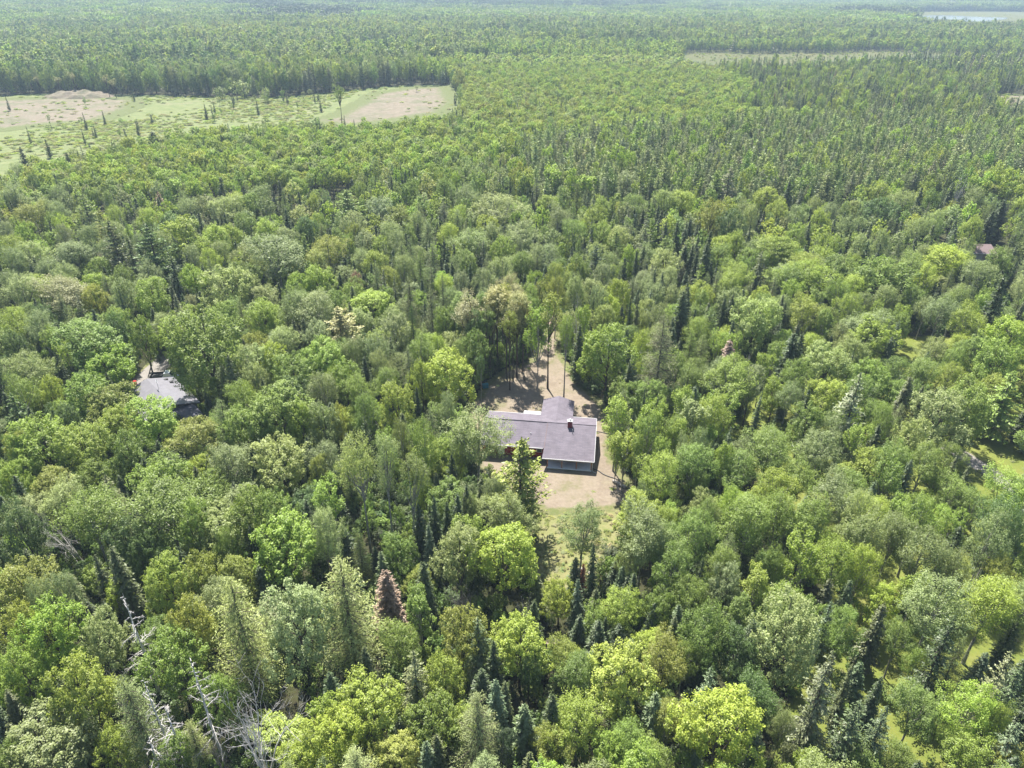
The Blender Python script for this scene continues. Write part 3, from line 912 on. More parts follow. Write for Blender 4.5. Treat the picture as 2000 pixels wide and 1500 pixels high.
  (1812,165,60,FI,dk,15),(1840,270,40,FI,dk,12),(880,390,135,SP_,ash,17),(1310,290,200,MP,og,16),(1440,340,165,MP,dg,16),(755,110,160,MP,sg,14),(240,265,170,MP,yg,12),
  (555,330,180,MP,yg,13),(1110,230,170,MP,yg,13),(810,260,175,BI,mg,13),(700,480,170,MP,pg,12),(580,440,170,MP,br,12),(1010,620,210,MP,pg,12),(1252,830,150,MP,go,12),
  (725,800,180,MP,yg,12),(920,830,160,MP,sg,12),(1070,850,150,MP,pg,12),(1280,980,190,TA,mg,12),(550,590,130,PI_,bl,12),(650,640,150,BI,gg,12),(780,590,130,MP,br,12),
  (590,710,130,MP,sg,12),(300,700,160,BI,og,14),(440,650,190,MP,mg,14),(250,580,200,BI,gg,13),(60,430,230,BI,pg,14),(60,630,150,MP,mg,12),(1640,610,90,SP_,pk,10),
  (640,910,200,MP,yg,12),(860,950,150,MP,yg,12),(1670,220,180,MP,yg,13),(1560,320,120,MP,pg,13),(1780,540,200,MP,yg,13),(1440,760,190,BI,yg,12),(1650,930,250,MP,pg,14),
  (1900,900,250,BI,mg,13),(300,330,160,BI,gg,13),(150,580,160,BI,gg,13),(400,420,160,BI,mg,13),(1560,560,140,MP,pg,11),(1840,700,220,BI,mg,13),(1000,230,150,MP,pg,13),
  (160,150,90,TA,ash,14),(320,200,110,TA,mg,14),(430,180,90,TA,mg,14),(600,150,80,TA,ash,14),(1150,60,100,TA,gg,14),(1300,80,100,SP_,ash,16),(1450,50,110,TA,gg,14),
  (1740,300,130,MP,yg,12),(1930,640,200,BI,yg,12),(1870,330,130,BI,pg,12)]),
 (1600, 250, 5.0, [
  (530,380,70,FI,dk,13),(320,590,60,FI,dk,12),(150,580,70,FI,dk,12),(1010,570,100,FI,dk,13),(1160,270,50,FI,dk,13),(1570,290,70,FI,dk,13),(600,510,210,MP,yg,13),(830,580,260,BI,pg,13),
  (930,430,230,BI,gg,13),(1130,430,220,MP,pg,13),(1140,590,170,MP,mg,12),(620,680,350,MP,dg,13),(340,700,190,MP,pg,11),(410,740,70,FI,dk,11),(1180,780,210,BI,pg,14),(1000,860,200,BI,gg,12),
  (1540,840,230,MP,yg,13),(1560,560,230,BI,gg,15),(1320,520,110,FI,dk,14),(1710,800,120,FI,dk,11),(1820,690,150,FI,dk,13),(1880,1030,230,BI,yg,12),(1650,970,100,FI,dk,13),
  (1010,330,170,BI,yg,12),(720,400,190,BI,yg,12),(450,1030,220,MP,pg,12),(640,980,180,MP,pg,12),(1280,1140,260,MP,yg,13),(960,1200,220,BI,gg,12),(170,1040,200,MP,yg,12),
  (350,1220,200,MP,yg,11),(700,1280,250,BI,mg,11),(1050,1130,200,BI,gg,12),(1900,370,200,MP,br,12),(1700,400,160,BI,yg,13),(1430,370,160,BI,yg,12)]),
 (0, 250, 5.0, [
  (1480,30,170,FI,dk,12),(780,160,110,SP_,dk,12),(870,160,60,FI,dk,10),(700,180,150,BI,gg,11),(190,180,90,FI,dk,11),(640,230,90,FI,bn,12),(1690,30,90,FI,ash,9),(1210,10,50,FI,dk,9),
  (440,110,50,FI,dk,8),(300,430,170,MP,dg,14),(90,540,260,BI,gg,14),(260,730,280,BI,og,13),(1440,770,220,BI,yg,12),(1090,740,200,BI,yg,13),(800,640,220,PI_,gg,15),(960,780,210,PI_,og,14),
  (530,700,200,BI,gg,13),(560,540,200,BI,gg,12),(1540,620,170,SP_,pk,11),(1620,590,130,MP,dg,13),(1800,660,230,BI,gg,12),(300,1120,260,BI,gg,13),(80,1030,220,BI,yg,13),
  (590,920,170,BI,ash,13),(700,1120,220,MP,pg,12),(860,1270,240,MP,br,12),(120,330,210,BI,gg,12),(420,640,120,BI,gg,12),(330,240,90,BI,gg,9),(560,290,120,BI,ash,9),(1260,100,90,AS,mg,9)]),
]
# dead trees: x, y of the tip, width, which shape, height
DEADS = [(0, 950, 2.7285, [(345,70,190,4,12,'bare white leaning dead tree'),(1690,60,190,5,15,'thin grey half-bare birch snag'),(650,570,230,0,16,'bare grey dead conifer'),
          (1010,905,230,1,16,'tall bare dead conifer with drooping limbs'),(755,1010,200,2,14,'bare grey dead conifer beside the tallest snag'),(870,1160,250,0,12,'low bare dead conifer full of tangled limbs'),
          (1290,1050,560,3,17,'big white dead broadleaf with antler-like limbs'),(790,1330,240,1,9,'short bare dead conifer at the foot of the snags'),(560,930,130,4,11,'low pale dead tree with fine twigs'),
          (1130,1330,160,5,8,'small grey dead tree beside the antler-like one')]),
         (667, 950, 2.7285, [(745,480,230,5,10,'grey dead tree leaning out of the green maples'),(960,580,110,3,8,'small white forked dead tree by the dark fir'),
                             (640,570,200,5,8,'low grey dead branches below the pale maple')]),
         (850, 520, 4.0, [(1130,170,130,4,18,'pale dead birch behind the upper yard')]),
         (1600, 250, 5.0, [(1420,430,170,4,15,'white bare tree on the right hillside'),(1900,590,150,5,15,'grey bare tree above the brown roof'),(1140,850,60,1,10,'thin dead pole above the leafy slope')]),
         (1333, 450, 3.0, [(1870,760,140,5,8,'grey dead brush by the grassy drive'),(395,700,70,3,7,'small dead tree by the round-crowned tree')])]
# where the photograph shows ground or buildings: nothing sown may cover it
KEEP = [
 [(965,803),(1160,813),(1178,850),(1175,890),(1205,935),(1232,965),(1228,990),(1180,1000),(1080,1000),(1062,935),(1000,905),(958,892),(955,860),(962,830)],
 [(945,785),(962,745),(1000,735),(1045,700),(1062,650),(1068,606),(1092,606),(1094,690),(1115,735),(1160,775),(1172,800),(1165,815),(960,806)],
 [(1060,985),(1190,990),(1215,1005),(1160,1010),(1110,1030),(1110,1130),(1060,1140),(1045,1085),(1075,1060)],
 [(262,742),(300,715),(328,692),(338,720),(336,760),(360,780),(392,805),(372,815),(318,795),(262,768)],
 [(1885,892),(1918,850),(1928,815),(1955,800),(1985,870),(1990,905),(1930,950),(1895,925)],
 [(1905,472),(1950,472),(1950,508),(1905,500)],
 [(1448,798),(1505,805),(1505,838),(1455,860)],
 [(1748,1070),(1790,1085),(1775,1130),(1735,1130)],
 [(1718,1265),(1755,1255),(1775,1330),(1745,1380),(1722,1320)],
 [(1528,1345),(1565,1335),(1580,1400),(1550,1420)],
 [(1755,655),(1800,672),(1785,705),(1755,695)],
 [(262,640),(300,640),(300,716),(280,716)],
 [(1068,1235),(1095,1235),(1095,1265),(1068,1265)],
]
TRUNKS = [[(700,930),(735,930),(745,1010),(765,1045),(740,1050),(712,1000)], [(765,945),(790,945),(790,1030),(775,1030)]]
CLEAR_L = [(-80,192),(60,184),(300,187),(540,191),(640,182),(760,169),(880,166),(903,200),(878,222),(670,249),(600,238),(420,250),(250,275),(100,312),(-80,335)]
CLEAR_R = [(1335,99),(1400,97),(1480,100),(1560,98),(1620,100),(1700,95),(1790,97),(1900,96),(2060,99),(2060,104),(1900,103),(1800,106),(1720,107),(1650,112),(1590,116),(1540,121),(1470,119),(1400,122),(1360,114),(1330,108)]
MARSH = [(1778,23),(1900,22),(2030,24),(2030,46),(1960,50),(1880,48),(1785,38)]
CLEAR_S = [(1930,186),(2040,186),(2040,212),(1960,212)]
FAR_OPEN = [CLEAR_L, CLEAR_R, MARSH, CLEAR_S]

# ground openings near (pixels of the ground itself)
YARD = [(925,782),(950,748),(985,722),(1035,705),(1058,650),(1064,600),(1092,600),(1096,690),(1130,745),(1178,788),(1195,830),(1195,890),(1222,932),(1245,962),(1238,990),(1150,1003),(1060,1003),(990,960),(930,915),(900,870),(900,810)]
MEADOW = [(985,960),(1100,990),(1235,975),(1260,1030),(1190,1085),(1140,1160),(1060,1170),(1020,1110),(1000,1040),(975,1000)]
LAWN = [(1420,790),(1560,720),(1740,650),(1830,650),(2100,700),(2300,1000),(2300,1560),(1450,1560),(1530,1300),(1600,1100),(1500,960),(1400,870)]


def world_poly(pts, z=0):
    return [at(u, v, z)[:2] for u, v in pts]


WYARD, WMEADOW, WLAWN = world_poly(YARD), world_poly(MEADOW), world_poly(LAWN)


def sheet(name, poly, mat, cell, z, ew=2.5, jitter=0.0, kind='structure'):
    P = np.array(poly)
    x0, y0 = P.min(0) - cell
    x1, y1 = P.max(0) + cell
    nx, ny = int((x1 - x0) / cell) + 2, int((y1 - y0) / cell) + 2
    X, Y = np.meshgrid(x0 + np.arange(nx) * cell, y0 + np.arange(ny) * cell, indexing='ij')
    ins = inpoly(X, Y, poly)
    d = np.full(X.shape, 1e9)
    n = len(P)
    for i in range(n):
        a, b = P[i], P[(i + 1) % n]
        ab = b - a
        L2 = (ab ** 2).sum() + 1e-9
        t = np.clip(((X - a[0]) * ab[0] + (Y - a[1]) * ab[1]) / L2, 0, 1)
        d = np.minimum(d, np.hypot(X - a[0] - t * ab[0], Y - a[1] - t * ab[1]))
    e = np.where(ins, np.clip(d / ew, 0, 1), 0)
    idx = np.arange(nx * ny).reshape(nx, ny)
    q = np.stack([idx[:-1, :-1], idx[1:, :-1], idx[1:, 1:], idx[:-1, 1:]], -1)
    ok = ins[:-1, :-1] | ins[1:, :-1] | ins[1:, 1:] | ins[:-1, 1:]
    q = q[ok]
    used = np.unique(q)
    mp = np.full(nx * ny, -1)
    mp[used] = np.arange(len(used))
    V = np.stack([X.ravel(), Y.ravel(), hz(X, Y).ravel() + z], 1)[used]
    me = mesh_arrays(name, V, mp[q], [mat], var=e.ravel()[used], attr='edge')
    o = bpy.data.objects.new(name, me)
    link(o)
    o['kind'] = kind
    return o


# ------------------------------------------------------------------ ground
def build_ground():
    xs = np.concatenate([np.arange(-9000, -2000, 250), np.arange(-2000, 2001, 50), np.arange(2250, 9001, 250)]).astype(float)
    ys = np.concatenate([np.arange(-1500, 0, 250), np.arange(0, 4001, 50), np.arange(4250, 14001, 250)]).astype(float)
    X, Y = np.meshgrid(xs, ys, indexing='ij')
    idx = np.arange(X.size).reshape(X.shape)
    q = np.stack([idx[:-1, :-1], idx[1:, :-1], idx[1:, 1:], idx[:-1, 1:]], -1).reshape(-1, 4)
    me = mesh_arrays('ground', np.stack([X.ravel(), Y.ravel(), hz(X, Y).ravel()], 1), q, [M_FLOOR], smooth=True)
    o = bpy.data.objects.new('ground', me)
    link(o)
    o['kind'] = 'structure'


build_ground()
sheet('lawn', WLAWN, M_LAWN, 1.0, .02, 3)
sheet('meadow', WMEADOW, M_MEADOW, .5, .03, 2)
sheet('yard', WYARD, M_YARD, .4, .04, 2.6)
sheet('cutover_clearing', world_poly(CLEAR_L[:9] + [(900,235),(720,262),(600,275),(420,300),(250,330),(100,365),(-80,385)]), M_SCRUB, 3, .05, 12)
sheet('slash_clearing', world_poly([(-80,195),(60,190),(180,187),(290,192),(275,212),(210,238),(60,250),(-80,268)]), M_SAND, 2, .12, 26)
sheet('sandy_clearing', world_poly([(580,236),(640,226),(690,200),(720,182),(800,170),(880,167),(902,200),(878,222),(720,245),(670,249),(620,243)]), M_SAND, 2, .12, 22)
sheet('dry_clearing', world_poly([(u, v + (6 if v > 103 else 0)) for u, v in CLEAR_R]), M_MARSH, 4, .1, 9)
sheet('side_clearing', world_poly(CLEAR_S), M_SAND, 4, .1, 8)
sheet('marsh', world_poly(MARSH), M_MARSH, 12, .3, 25)


def ribbon(name, pts, w, mat, z, ew=.5):
    """a path along ground pixels"""
    P = np.array([at(u, v)[:2] for u, v in pts])
    Ls, Rs = [], []
    for i in range(len(P)):
        t = P[min(i + 1, len(P) - 1)] - P[max(i - 1, 0)]
        t = t / np.linalg.norm(t)
        nr = np.array([-t[1], t[0]]) * w / 2
        Ls.append(tuple(P[i] + nr)); Rs.append(tuple(P[i] - nr))
    return sheet(name, Ls + Rs[::-1], mat, .35, z, ew)


ribbon('gravel_driveway', [(1840,868),(1880,889),(1905,905),(1930,920),(1965,945),(2040,1000)], 3.4, M_GRAVEL, .03, .5)
ribbon('footpath', [(1952,800),(1946,815),(1942,828),(1938,838)], 2.6, M_YARD, .035, .7)
sheet('driveway_verge', world_poly([(230,765),(280,738),(330,690),(350,675),(400,640),(470,600),(480,640),(420,700),(420,790),(440,830),(400,840),(330,830),(250,800)]), M_LAWN, .6, .015, 1.5)
ribbon('driveway', [(262,752),(285,737),(302,722),(325,702),(345,680),(375,650)], 5.2, M_GRAVEL, .03, .8)
ribbon('concrete_walk', [(344,760),(349,770),(353,784)], .9, M_GRAVEL, .035, .05)
# pond
wm, wt, wo = new_mat('pond_water')
wp = N(wt, 'ShaderNodeBsdfPrincipled')
wp.inputs['Base Color'].default_value = (.05, .06, .06, 1)
wp.inputs['Roughness'].default_value = .12
wt.links.new(wp.outputs[0], wo.inputs[0])
sheet('pond_water', world_poly([(1798,35),(1830,32),(1870,34),(1900,36),(1960,38),(1955,42),(1900,44),(1880,42),(1840,41)]), wm, 8, .6, 10)
sheet('pond_arm_water', world_poly([(1885,43.5),(1925,43.5),(1930,45.5),(1890,45.5)]), wm, 8, .6, 10)

# ------------------------------------------------------------------ tree lists
rng = np.random.default_rng(7)
TREES = []      # dict(kind, tint, x, y, h, r, hand)
for ox, oy, sc, rows in LOOKS:
    for (x, y, w, k, tn_, h) in rows:
        u, v = ox + x / sc, oy + y / sc
        X, Y, dep = at(u, v, h)
        _, _, dg_ = proj(X, Y, h * .6)
        r = (w / sc) * float(dg_) / F / 2
        r *= 1.25 if k == FI else 1.12
        TREES.append(dict(kind=k, tint=tn_, x=X, y=Y, h=h, r=r, hand=True))
HX = np.array([t['x'] for t in TREES]); HY = np.array([t['y'] for t in TREES]); HR = np.array([t['r'] for t in TREES])
# drop hand trees that all but coincide
keep = []
for i, t in enumerate(TREES):
    ok = all(not (abs(TREES[j]['x'] - t['x']) < .55 * min(TREES[j]['r'], t['r']) and abs(TREES[j]['y'] - t['y']) < 1.1 * min(TREES[j]['r'], t['r']) and TREES[j]['kind'] == t['kind']) for j in keep)
    if ok:
        keep.append(i)
TREES = [TREES[i] for i in keep]


KEEPB = [((min(p[0] for p in P), min(p[1] for p in P), max(p[0] for p in P), max(p[1] for p in P)), P) for P in KEEP]


TRUNKB = [((min(p[0] for p in P), min(p[1] for p in P), max(p[0] for p in P), max(p[1] for p in P)), P) for P in TRUNKS]


def covers_open(x, y, h, r, more=()):
    """would a crown here stand before ground or buildings that the photograph shows?"""
    for (dx, zz) in ((0, h), (-r * .8, h * .7), (r * .8, h * .7), (0, h * .75), (-r * .6, h * .45), (r * .6, h * .45), (0, h * .5), (0, .3), (0, h * .25)):
        u, v, _ = proj1(x + dx, y, zz)
        for (a, b, c, d), P in KEEPB + list(more):
            if a < u < c and b < v < d and inp(u, v, P):
                return True
    return False


class Hash:
    def __init__(s, c):
        s.c, s.d = c, {}

    def add(s, x, y, r):
        s.d.setdefault((int(x // s.c), int(y // s.c)), []).append((x, y, r))

    def hit(s, x, y, r, k):
        a, b = int(x // s.c), int(y // s.c)
        for i in (-1, 0, 1):
            for j in (-1, 0, 1):
                for (X, Y, R) in s.d.get((a + i, b + j), ()):
                    if (X - x) ** 2 + (Y - y) ** 2 < (k * (R + r)) ** 2:
                        return True
        return False


HB = Hash(10)
for t in TREES:
    HB.add(t['x'], t['y'], t['r'] if t['kind'] not in ('fir',) else t['r'] * .8)
for ox, oy, sc, rows in DEADS:
    for (x, y, w, k, h, lab) in rows:
        X, Y, dep = at(ox + x / sc, oy + y / sc, h)
        HB.add(X, Y, 2.6)
        HB.add(X, Y - 4, 2.2)
for (u, v, h, r, tn_) in ((957,738,16,2.0,bn),(972,722,17,2.3,tn),(988,730,16,2.0,mg),(1002,744,17,2.2,tn),(1012,716,16,2.0,og),(1028,708,15,1.9,mg),(996,762,17,2.2,og),
                         (1020,728,17,2.1,tn),(944,716,16,2.2,mg),(963,700,16,2.2,tn),(983,700,17,2.2,og),(1005,690,16,2.2,tn),(1035,684,15,2.0,mg),(1050,668,14,1.8,og),(935,742,15,2.2,dg)):
    X, Y, dep = at(u, v, 0)
    TREES.append(dict(kind=ST, tint=tn_, x=X, y=Y, h=h, r=r, hand=True))
    HB.add(X, Y, 1.6)
# buildings keep trees off
SITES = [(3.5, 98, 9), (at(300, 765)[0], at(300, 765)[1], 6), (at(1925, 500)[0], at(1925, 500)[1], 5)]
pyr = random.Random(5)


def pick(table):
    a = pyr.random() * sum(w for *_, w in table)
    for row in table:
        a -= row[-1]
        if a <= 0:
            return row
    return table[-1]


LEFT = [(MP,br,9),(MP,mg,10),(MP,yg,8),(MP,og,4),(MP,pg,5),(MP,dg,6),(MP,sg,3),(BI,gg,8),(BI,mg,7),(BI,pg,3),(AS,br,4),(FI,dk,6),(FI,bn,3),(TA,pg,2),(TA,gg,2),(SP_,dk,2),(SP_,ash,1)]
RIGHT = [(BI,mg,12),(BI,br,8),(BI,yg,6),(BI,gg,7),(AS,br,7),(AS,mg,5),(MP,mg,5),(MP,yg,4),(MP,pg,3),(FI,dk,5),(FI,bl,3),(FI,bn,2),(SP_,bl,2),(TA,gg,2)]
BACK = [(MP,br,6),(MP,pg,5),(MP,yg,6),(MP,sg,3),(MP,mg,7),(BI,gg,8),(BI,pg,5),(BI,yg,4),(FI,dk,13),(TA,gg,5),(TA,mg,2),(SP_,ash,2),(PI_,mg,2),(AS,mg,3)]
YOUNG_POLY = [(-120,450),(0,400),(150,335),(300,285),(580,240),(900,228),(905,125),(1340,128),(1500,200),(1420,235),(1700,262),(1250,285),(1000,325),(900,385),(700,385),(500,395),(200,430),(0,480)]
TAM_POLY = [(1000,325),(1250,285),(1700,262),(2100,270),(2100,395),(1900,400),(1700,425),(1500,440),(1300,430),(1050,430)]
MIX_POLY = [(1340,128),(2100,112),(2100,272),(1700,264),(1420,236),(1500,200)]
YOUNG = [(AS,yg,16),(AS,br,10),(AS,mg,4),(AS,gg,2),(FI,dk,1.2),(BI,gg,1),(AS,pg,2)]
TAM = [(TA,gg,13),(TA,ash,5),(TA,mg,5),(TA,pg,3),(FI,dk,.9),(AS,br,3),(PI_,dg,1),(MP,yg,.6)]
MIXR = [(TA,gg,6),(TA,ash,6),(FI,dk,5),(AS,yg,5),(AS,mg,4),(BI,gg,4),(FI,pk,.6),(SP_,dk,3)]
MATURE = [(MP,gg,8),(MP,mg,7),(MP,pg,5),(MP,dg,4),(BI,gg,5),(AS,yg,4),(FI,dk,3),(TA,ash,3)]
FARYG = [(AS,yg,7),(AS,br,6),(MP,mg,5),(MP,dg,3),(FI,dk,3),(MP,yg,4),(TA,ash,2)]
HS = {MP: (6.5, 12.5, 2.1, 4.2), BI: (7, 13, 2.1, 3.6), AS: (6.5, 12.5, 1.5, 2.5), FI: (5, 11, .9, 1.5), TA: (9, 13, 1.3, 2.1), SP_: (8, 12.5, 1.3, 2.0), PI_: (11, 15, 2, 3.2)}
# near and middle woods, as single trees down to about 300 m
n_try = 22000
cand = []
for _ in range(n_try):
    d = math.sqrt(pyr.uniform(30 ** 2, 265 ** 2))
    a = pyr.uniform(-.80, .80) if d > 75 else pyr.uniform(-1.15, 1.15)
    cand.append((d * sin(a), d * cos(a)))
for (x, y) in cand:
    u, v, dep = proj1(x, y, 0)
    if not (dep > 8):
        continue
    ut, vt, _ = proj1(x, y, 12)
    if not (-160 < u < 2160) or vt > 1640:
        continue
    if bool(inp(u, v, YOUNG_POLY)) or bool(inp(u, v, TAM_POLY)) or v < 425:
        continue
    if inp(x, y, WYARD) or inp(x, y, WMEADOW):
        continue
    if any((x - sx) ** 2 + (y - sy) ** 2 < (sr + 1.5) ** 2 for sx, sy, sr in SITES):
        continue
    tab = BACK if v < 640 else (RIGHT if u > 1180 else LEFT)
    k, tn_, _w = pick(tab)
    h0, h1, r0, r1 = HS[k]
    q = pyr.random() ** .85
    h, r = h0 + (h1 - h0) * q, r0 + (r1 - r0) * (q * .6 + pyr.random() * .4)
    if bool(inp(x, y, WLAWN)) and pyr.random() < .45:
        continue
    if HB.hit(x, y, r, .7 if k != FI else .55) or covers_open(float(x), float(y), h, r, TRUNKB):
        continue
    HB.add(x, y, r)
    TREES.append(dict(kind=k, tint=tn_, x=x, y=y, h=h, r=r, hand=False))

# a tree read from the photograph may not stand before the small openings seen there
def covers_which(x, y, h, r):
    w = {}
    for dx, zz in ((0, h), (-r * .8, h * .75), (r * .8, h * .75), (0, h * .75), (-r * .7, h * .55), (r * .7, h * .55), (0, h * .55)):
        u, v, _ = proj1(x + dx, y, zz)
        for n, ((a, b, c, d), P) in enumerate(KEEPB):
            if a < u < c and b < v < d and inp(u, v, P):
                w[n] = w.get(n, 0) + 1
    return w


for t in TREES:
    if t['hand']:
        w = covers_which(float(t['x']), float(t['y']), t['h'], float(t['r']))
        if w:
            if any((n in (4, 10) and c >= 2) or n == 5 for n, c in w.items()):
                t['drop'] = True
TREES = [t for t in TREES if not t.get('drop')]
# split: the largest of each kind as objects, the rest into the woods
for t in TREES:
    u, v, dep = proj(t['x'], t['y'], t['h'] * .7)
    t['u'], t['v'] = float(u), float(v)
    t['size'] = t['r'] * t['h'] / float(dep) ** 2 * (1.5 if t['hand'] else 1) * (1 if -40 < t['u'] < 2040 and -10 < t['v'] < 1560 else .02)
TREES.sort(key=lambda t: -t['size'])
NAMES = {MP: 'maple_tree', BI: 'birch_tree', AS: 'aspen_tree', FI: 'fir_tree', SP_: 'spruce_tree', TA: 'tamarack_tree', PI_: 'pine_tree', ST: 'tall_bare_trunked_tree', TB: 'tall_birch_tree'}
WORD = {MP: 'maple', BI: 'birch', AS: 'aspen', FI: 'fir', SP_: 'spruce', TA: 'tamarack', PI_: 'pine', ST: 'long-trunked tree', TB: 'high-crowned birch'}
cnt, OBJ, REST = {}, [], []
for t in TREES:
    c = cnt.get(t['kind'], 0)
    if c < 295 and t['size'] > 2.0e-4:
        cnt[t['kind']] = c + 1
        OBJ.append(t)
    else:
        REST.append(t)

# labels: colour and kind, where it stands by a landmark, and its rank from that landmark
MARKS = [('the red house', 1050, 850), ('the grey-roofed house', 300, 765), ('the brown-roofed garage', 1925, 485), ('the gravel drive on the right', 1915, 905),
         ('the antler-limbed dead tree', 475, 1420), ('the two blue spruces', 1705, 1400), ('the pinkish dead fir', 755, 1150), ('the tall feathery tree', 1298, 700),
         ('the cluster of dark firs', 1350, 480), ('the pale tamarack stand', 830, 530), ('the tall brown pine', 210, 440), ('the silvery maple', 190 + 0, 560),
         ('the pale bare-topped maple', 1550, 1170), ('the yellow-gold maple', 1220, 1290), ('the pair of brown cedars', 1785, 750), ('the bare lawn tree', 1440, 720),
         ('the leaning white snag', 125, 990), ('the tall long-trunked birches', 720, 960), ('the long-trunked stand', 990, 590), ('the dark young firs', 880, 1010),
         ('the grey ragged spruce', 1680, 750), ('the grassy meadow', 1090, 1080), ('the far cutover clearing', 300, 260), ('the white forked snag', 1420, 440), ('the lower left corner', 0, 1500), ('the top of the dark spruce ridge', 1700, 330)]
ORD = ['nearest', 'second nearest', 'third nearest', 'fourth nearest', 'fifth nearest', 'sixth nearest', 'seventh nearest', 'eighth nearest', 'ninth nearest', 'tenth nearest', 'eleventh nearest', 'twelfth nearest', 'thirteenth nearest', 'fourteenth nearest', 'fifteenth nearest', 'sixteenth nearest', 'seventeenth nearest', 'eighteenth nearest', 'nineteenth nearest', 'twentieth nearest', 'twenty-first nearest', 'twenty-second nearest', 'twenty-third nearest', 'twenty-fourth nearest', 'twenty-fifth nearest', 'twenty-sixth nearest', 'twenty-seventh nearest', 'twenty-eighth nearest', 'twenty-ninth nearest', 'thirtieth nearest', 'thirty-first nearest', 'thirty-second nearest', 'thirty-third nearest', 'thirty-fourth nearest', 'thirty-fifth nearest', 'thirty-sixth nearest', 'thirty-seventh nearest', 'thirty-eighth nearest', 'thirty-ninth nearest', 'fortieth nearest']
grp = {}
for t in OBJ:
    ds = [math.hypot(t['u'] - a, (t['v'] - b) * 1.2) for _, a, b in MARKS]
    i = int(np.argmin(ds))
    nm, a, b = MARKS[i]
    du, dv = t['u'] - a, t['v'] - b
    t['dist'] = ds[i]
    if abs(du) > abs(dv):
        rel = 'right of' if du > 0 else 'left of'
    else:
        rel = 'in front of' if dv > 0 else 'beyond'
    sz = 'tall ' if t['h'] >= 16 else 'small ' if t['h'] < 8.3 else ''
    tint = t['tint'] + ('' if 'brown' not in t['tint'] or t['kind'] != FI else '')
    t['lab'] = f"{sz}{tint} {WORD[t['kind']]} {rel} {nm}"
    grp.setdefault(t['lab'], []).append(t)
for lab, ts in grp.items():
    ts.sort(key=lambda t: t['dist'])
    for i, t in enumerate(ts):
        t['label'] = lab if len(ts) == 1 else f"{lab}, {ORD[min(i, 39)]}"
for i, t in enumerate(OBJ):
    kind = t['kind']
    P = PROTO[kind][i % len(PROTO[kind])]
    root = empty(NAMES[kind], (t['x'], t['y'], 0), pyr.uniform(0, 6.28))
    tag(root, t['label'][0].upper() + t['label'][1:], 'tree', WORD[kind] + 's in the woods')
    s = t['r'] / P['R']
    sz = t['h'] / P['H']
    c = TINT[t['tint']]
    j = pyr.uniform(.86, 1.14)
    jr, jb = pyr.uniform(.9, 1.1), pyr.uniform(.85, 1.15)
    sx = s * pyr.uniform(.93, 1.07)
    for part in ('crown', 'trunk'):
        o = bpy.data.objects.new(part, P[part])
        link(o, root)
        o.scale = (sx, s, sz) if part == 'crown' else (min(sx, sz * 1.3), min(s, sz * 1.3), sz)
        if kind == 'maple' or kind == 'birch' or kind == 'aspen' or kind in ('stand', 'tall birch'):
            o.scale = (sx, s, sz)
        o.color = (c[0] * j * (jr * .5 + .5), c[1] * j, c[2] * j * jb, 1)
nd = 0
for ox, oy, sc, rows in DEADS:
    for (x, y, w, k, h, lab) in rows:
        X, Y, dep = at(ox + x / sc, oy + y / sc, h)
        P = DEAD[k]
        root = empty('dead_tree', (X, Y, 0), pyr.uniform(0, 6.28))
        tag(root, lab[0].upper() + lab[1:], 'dead tree', 'dead trees among the green woods')
        o = bpy.data.objects.new('trunk', P['mesh'])
        link(o, root)
        s = (w / sc) * dep / F / 2 / P['R']
        o.scale = (s, s, h / P['H'])
        if 'leaning' in lab:
            o.rotation_euler = (0, 0, 0)
            root.rotation_euler = (0, radians(-24), 0)
        nd += 1


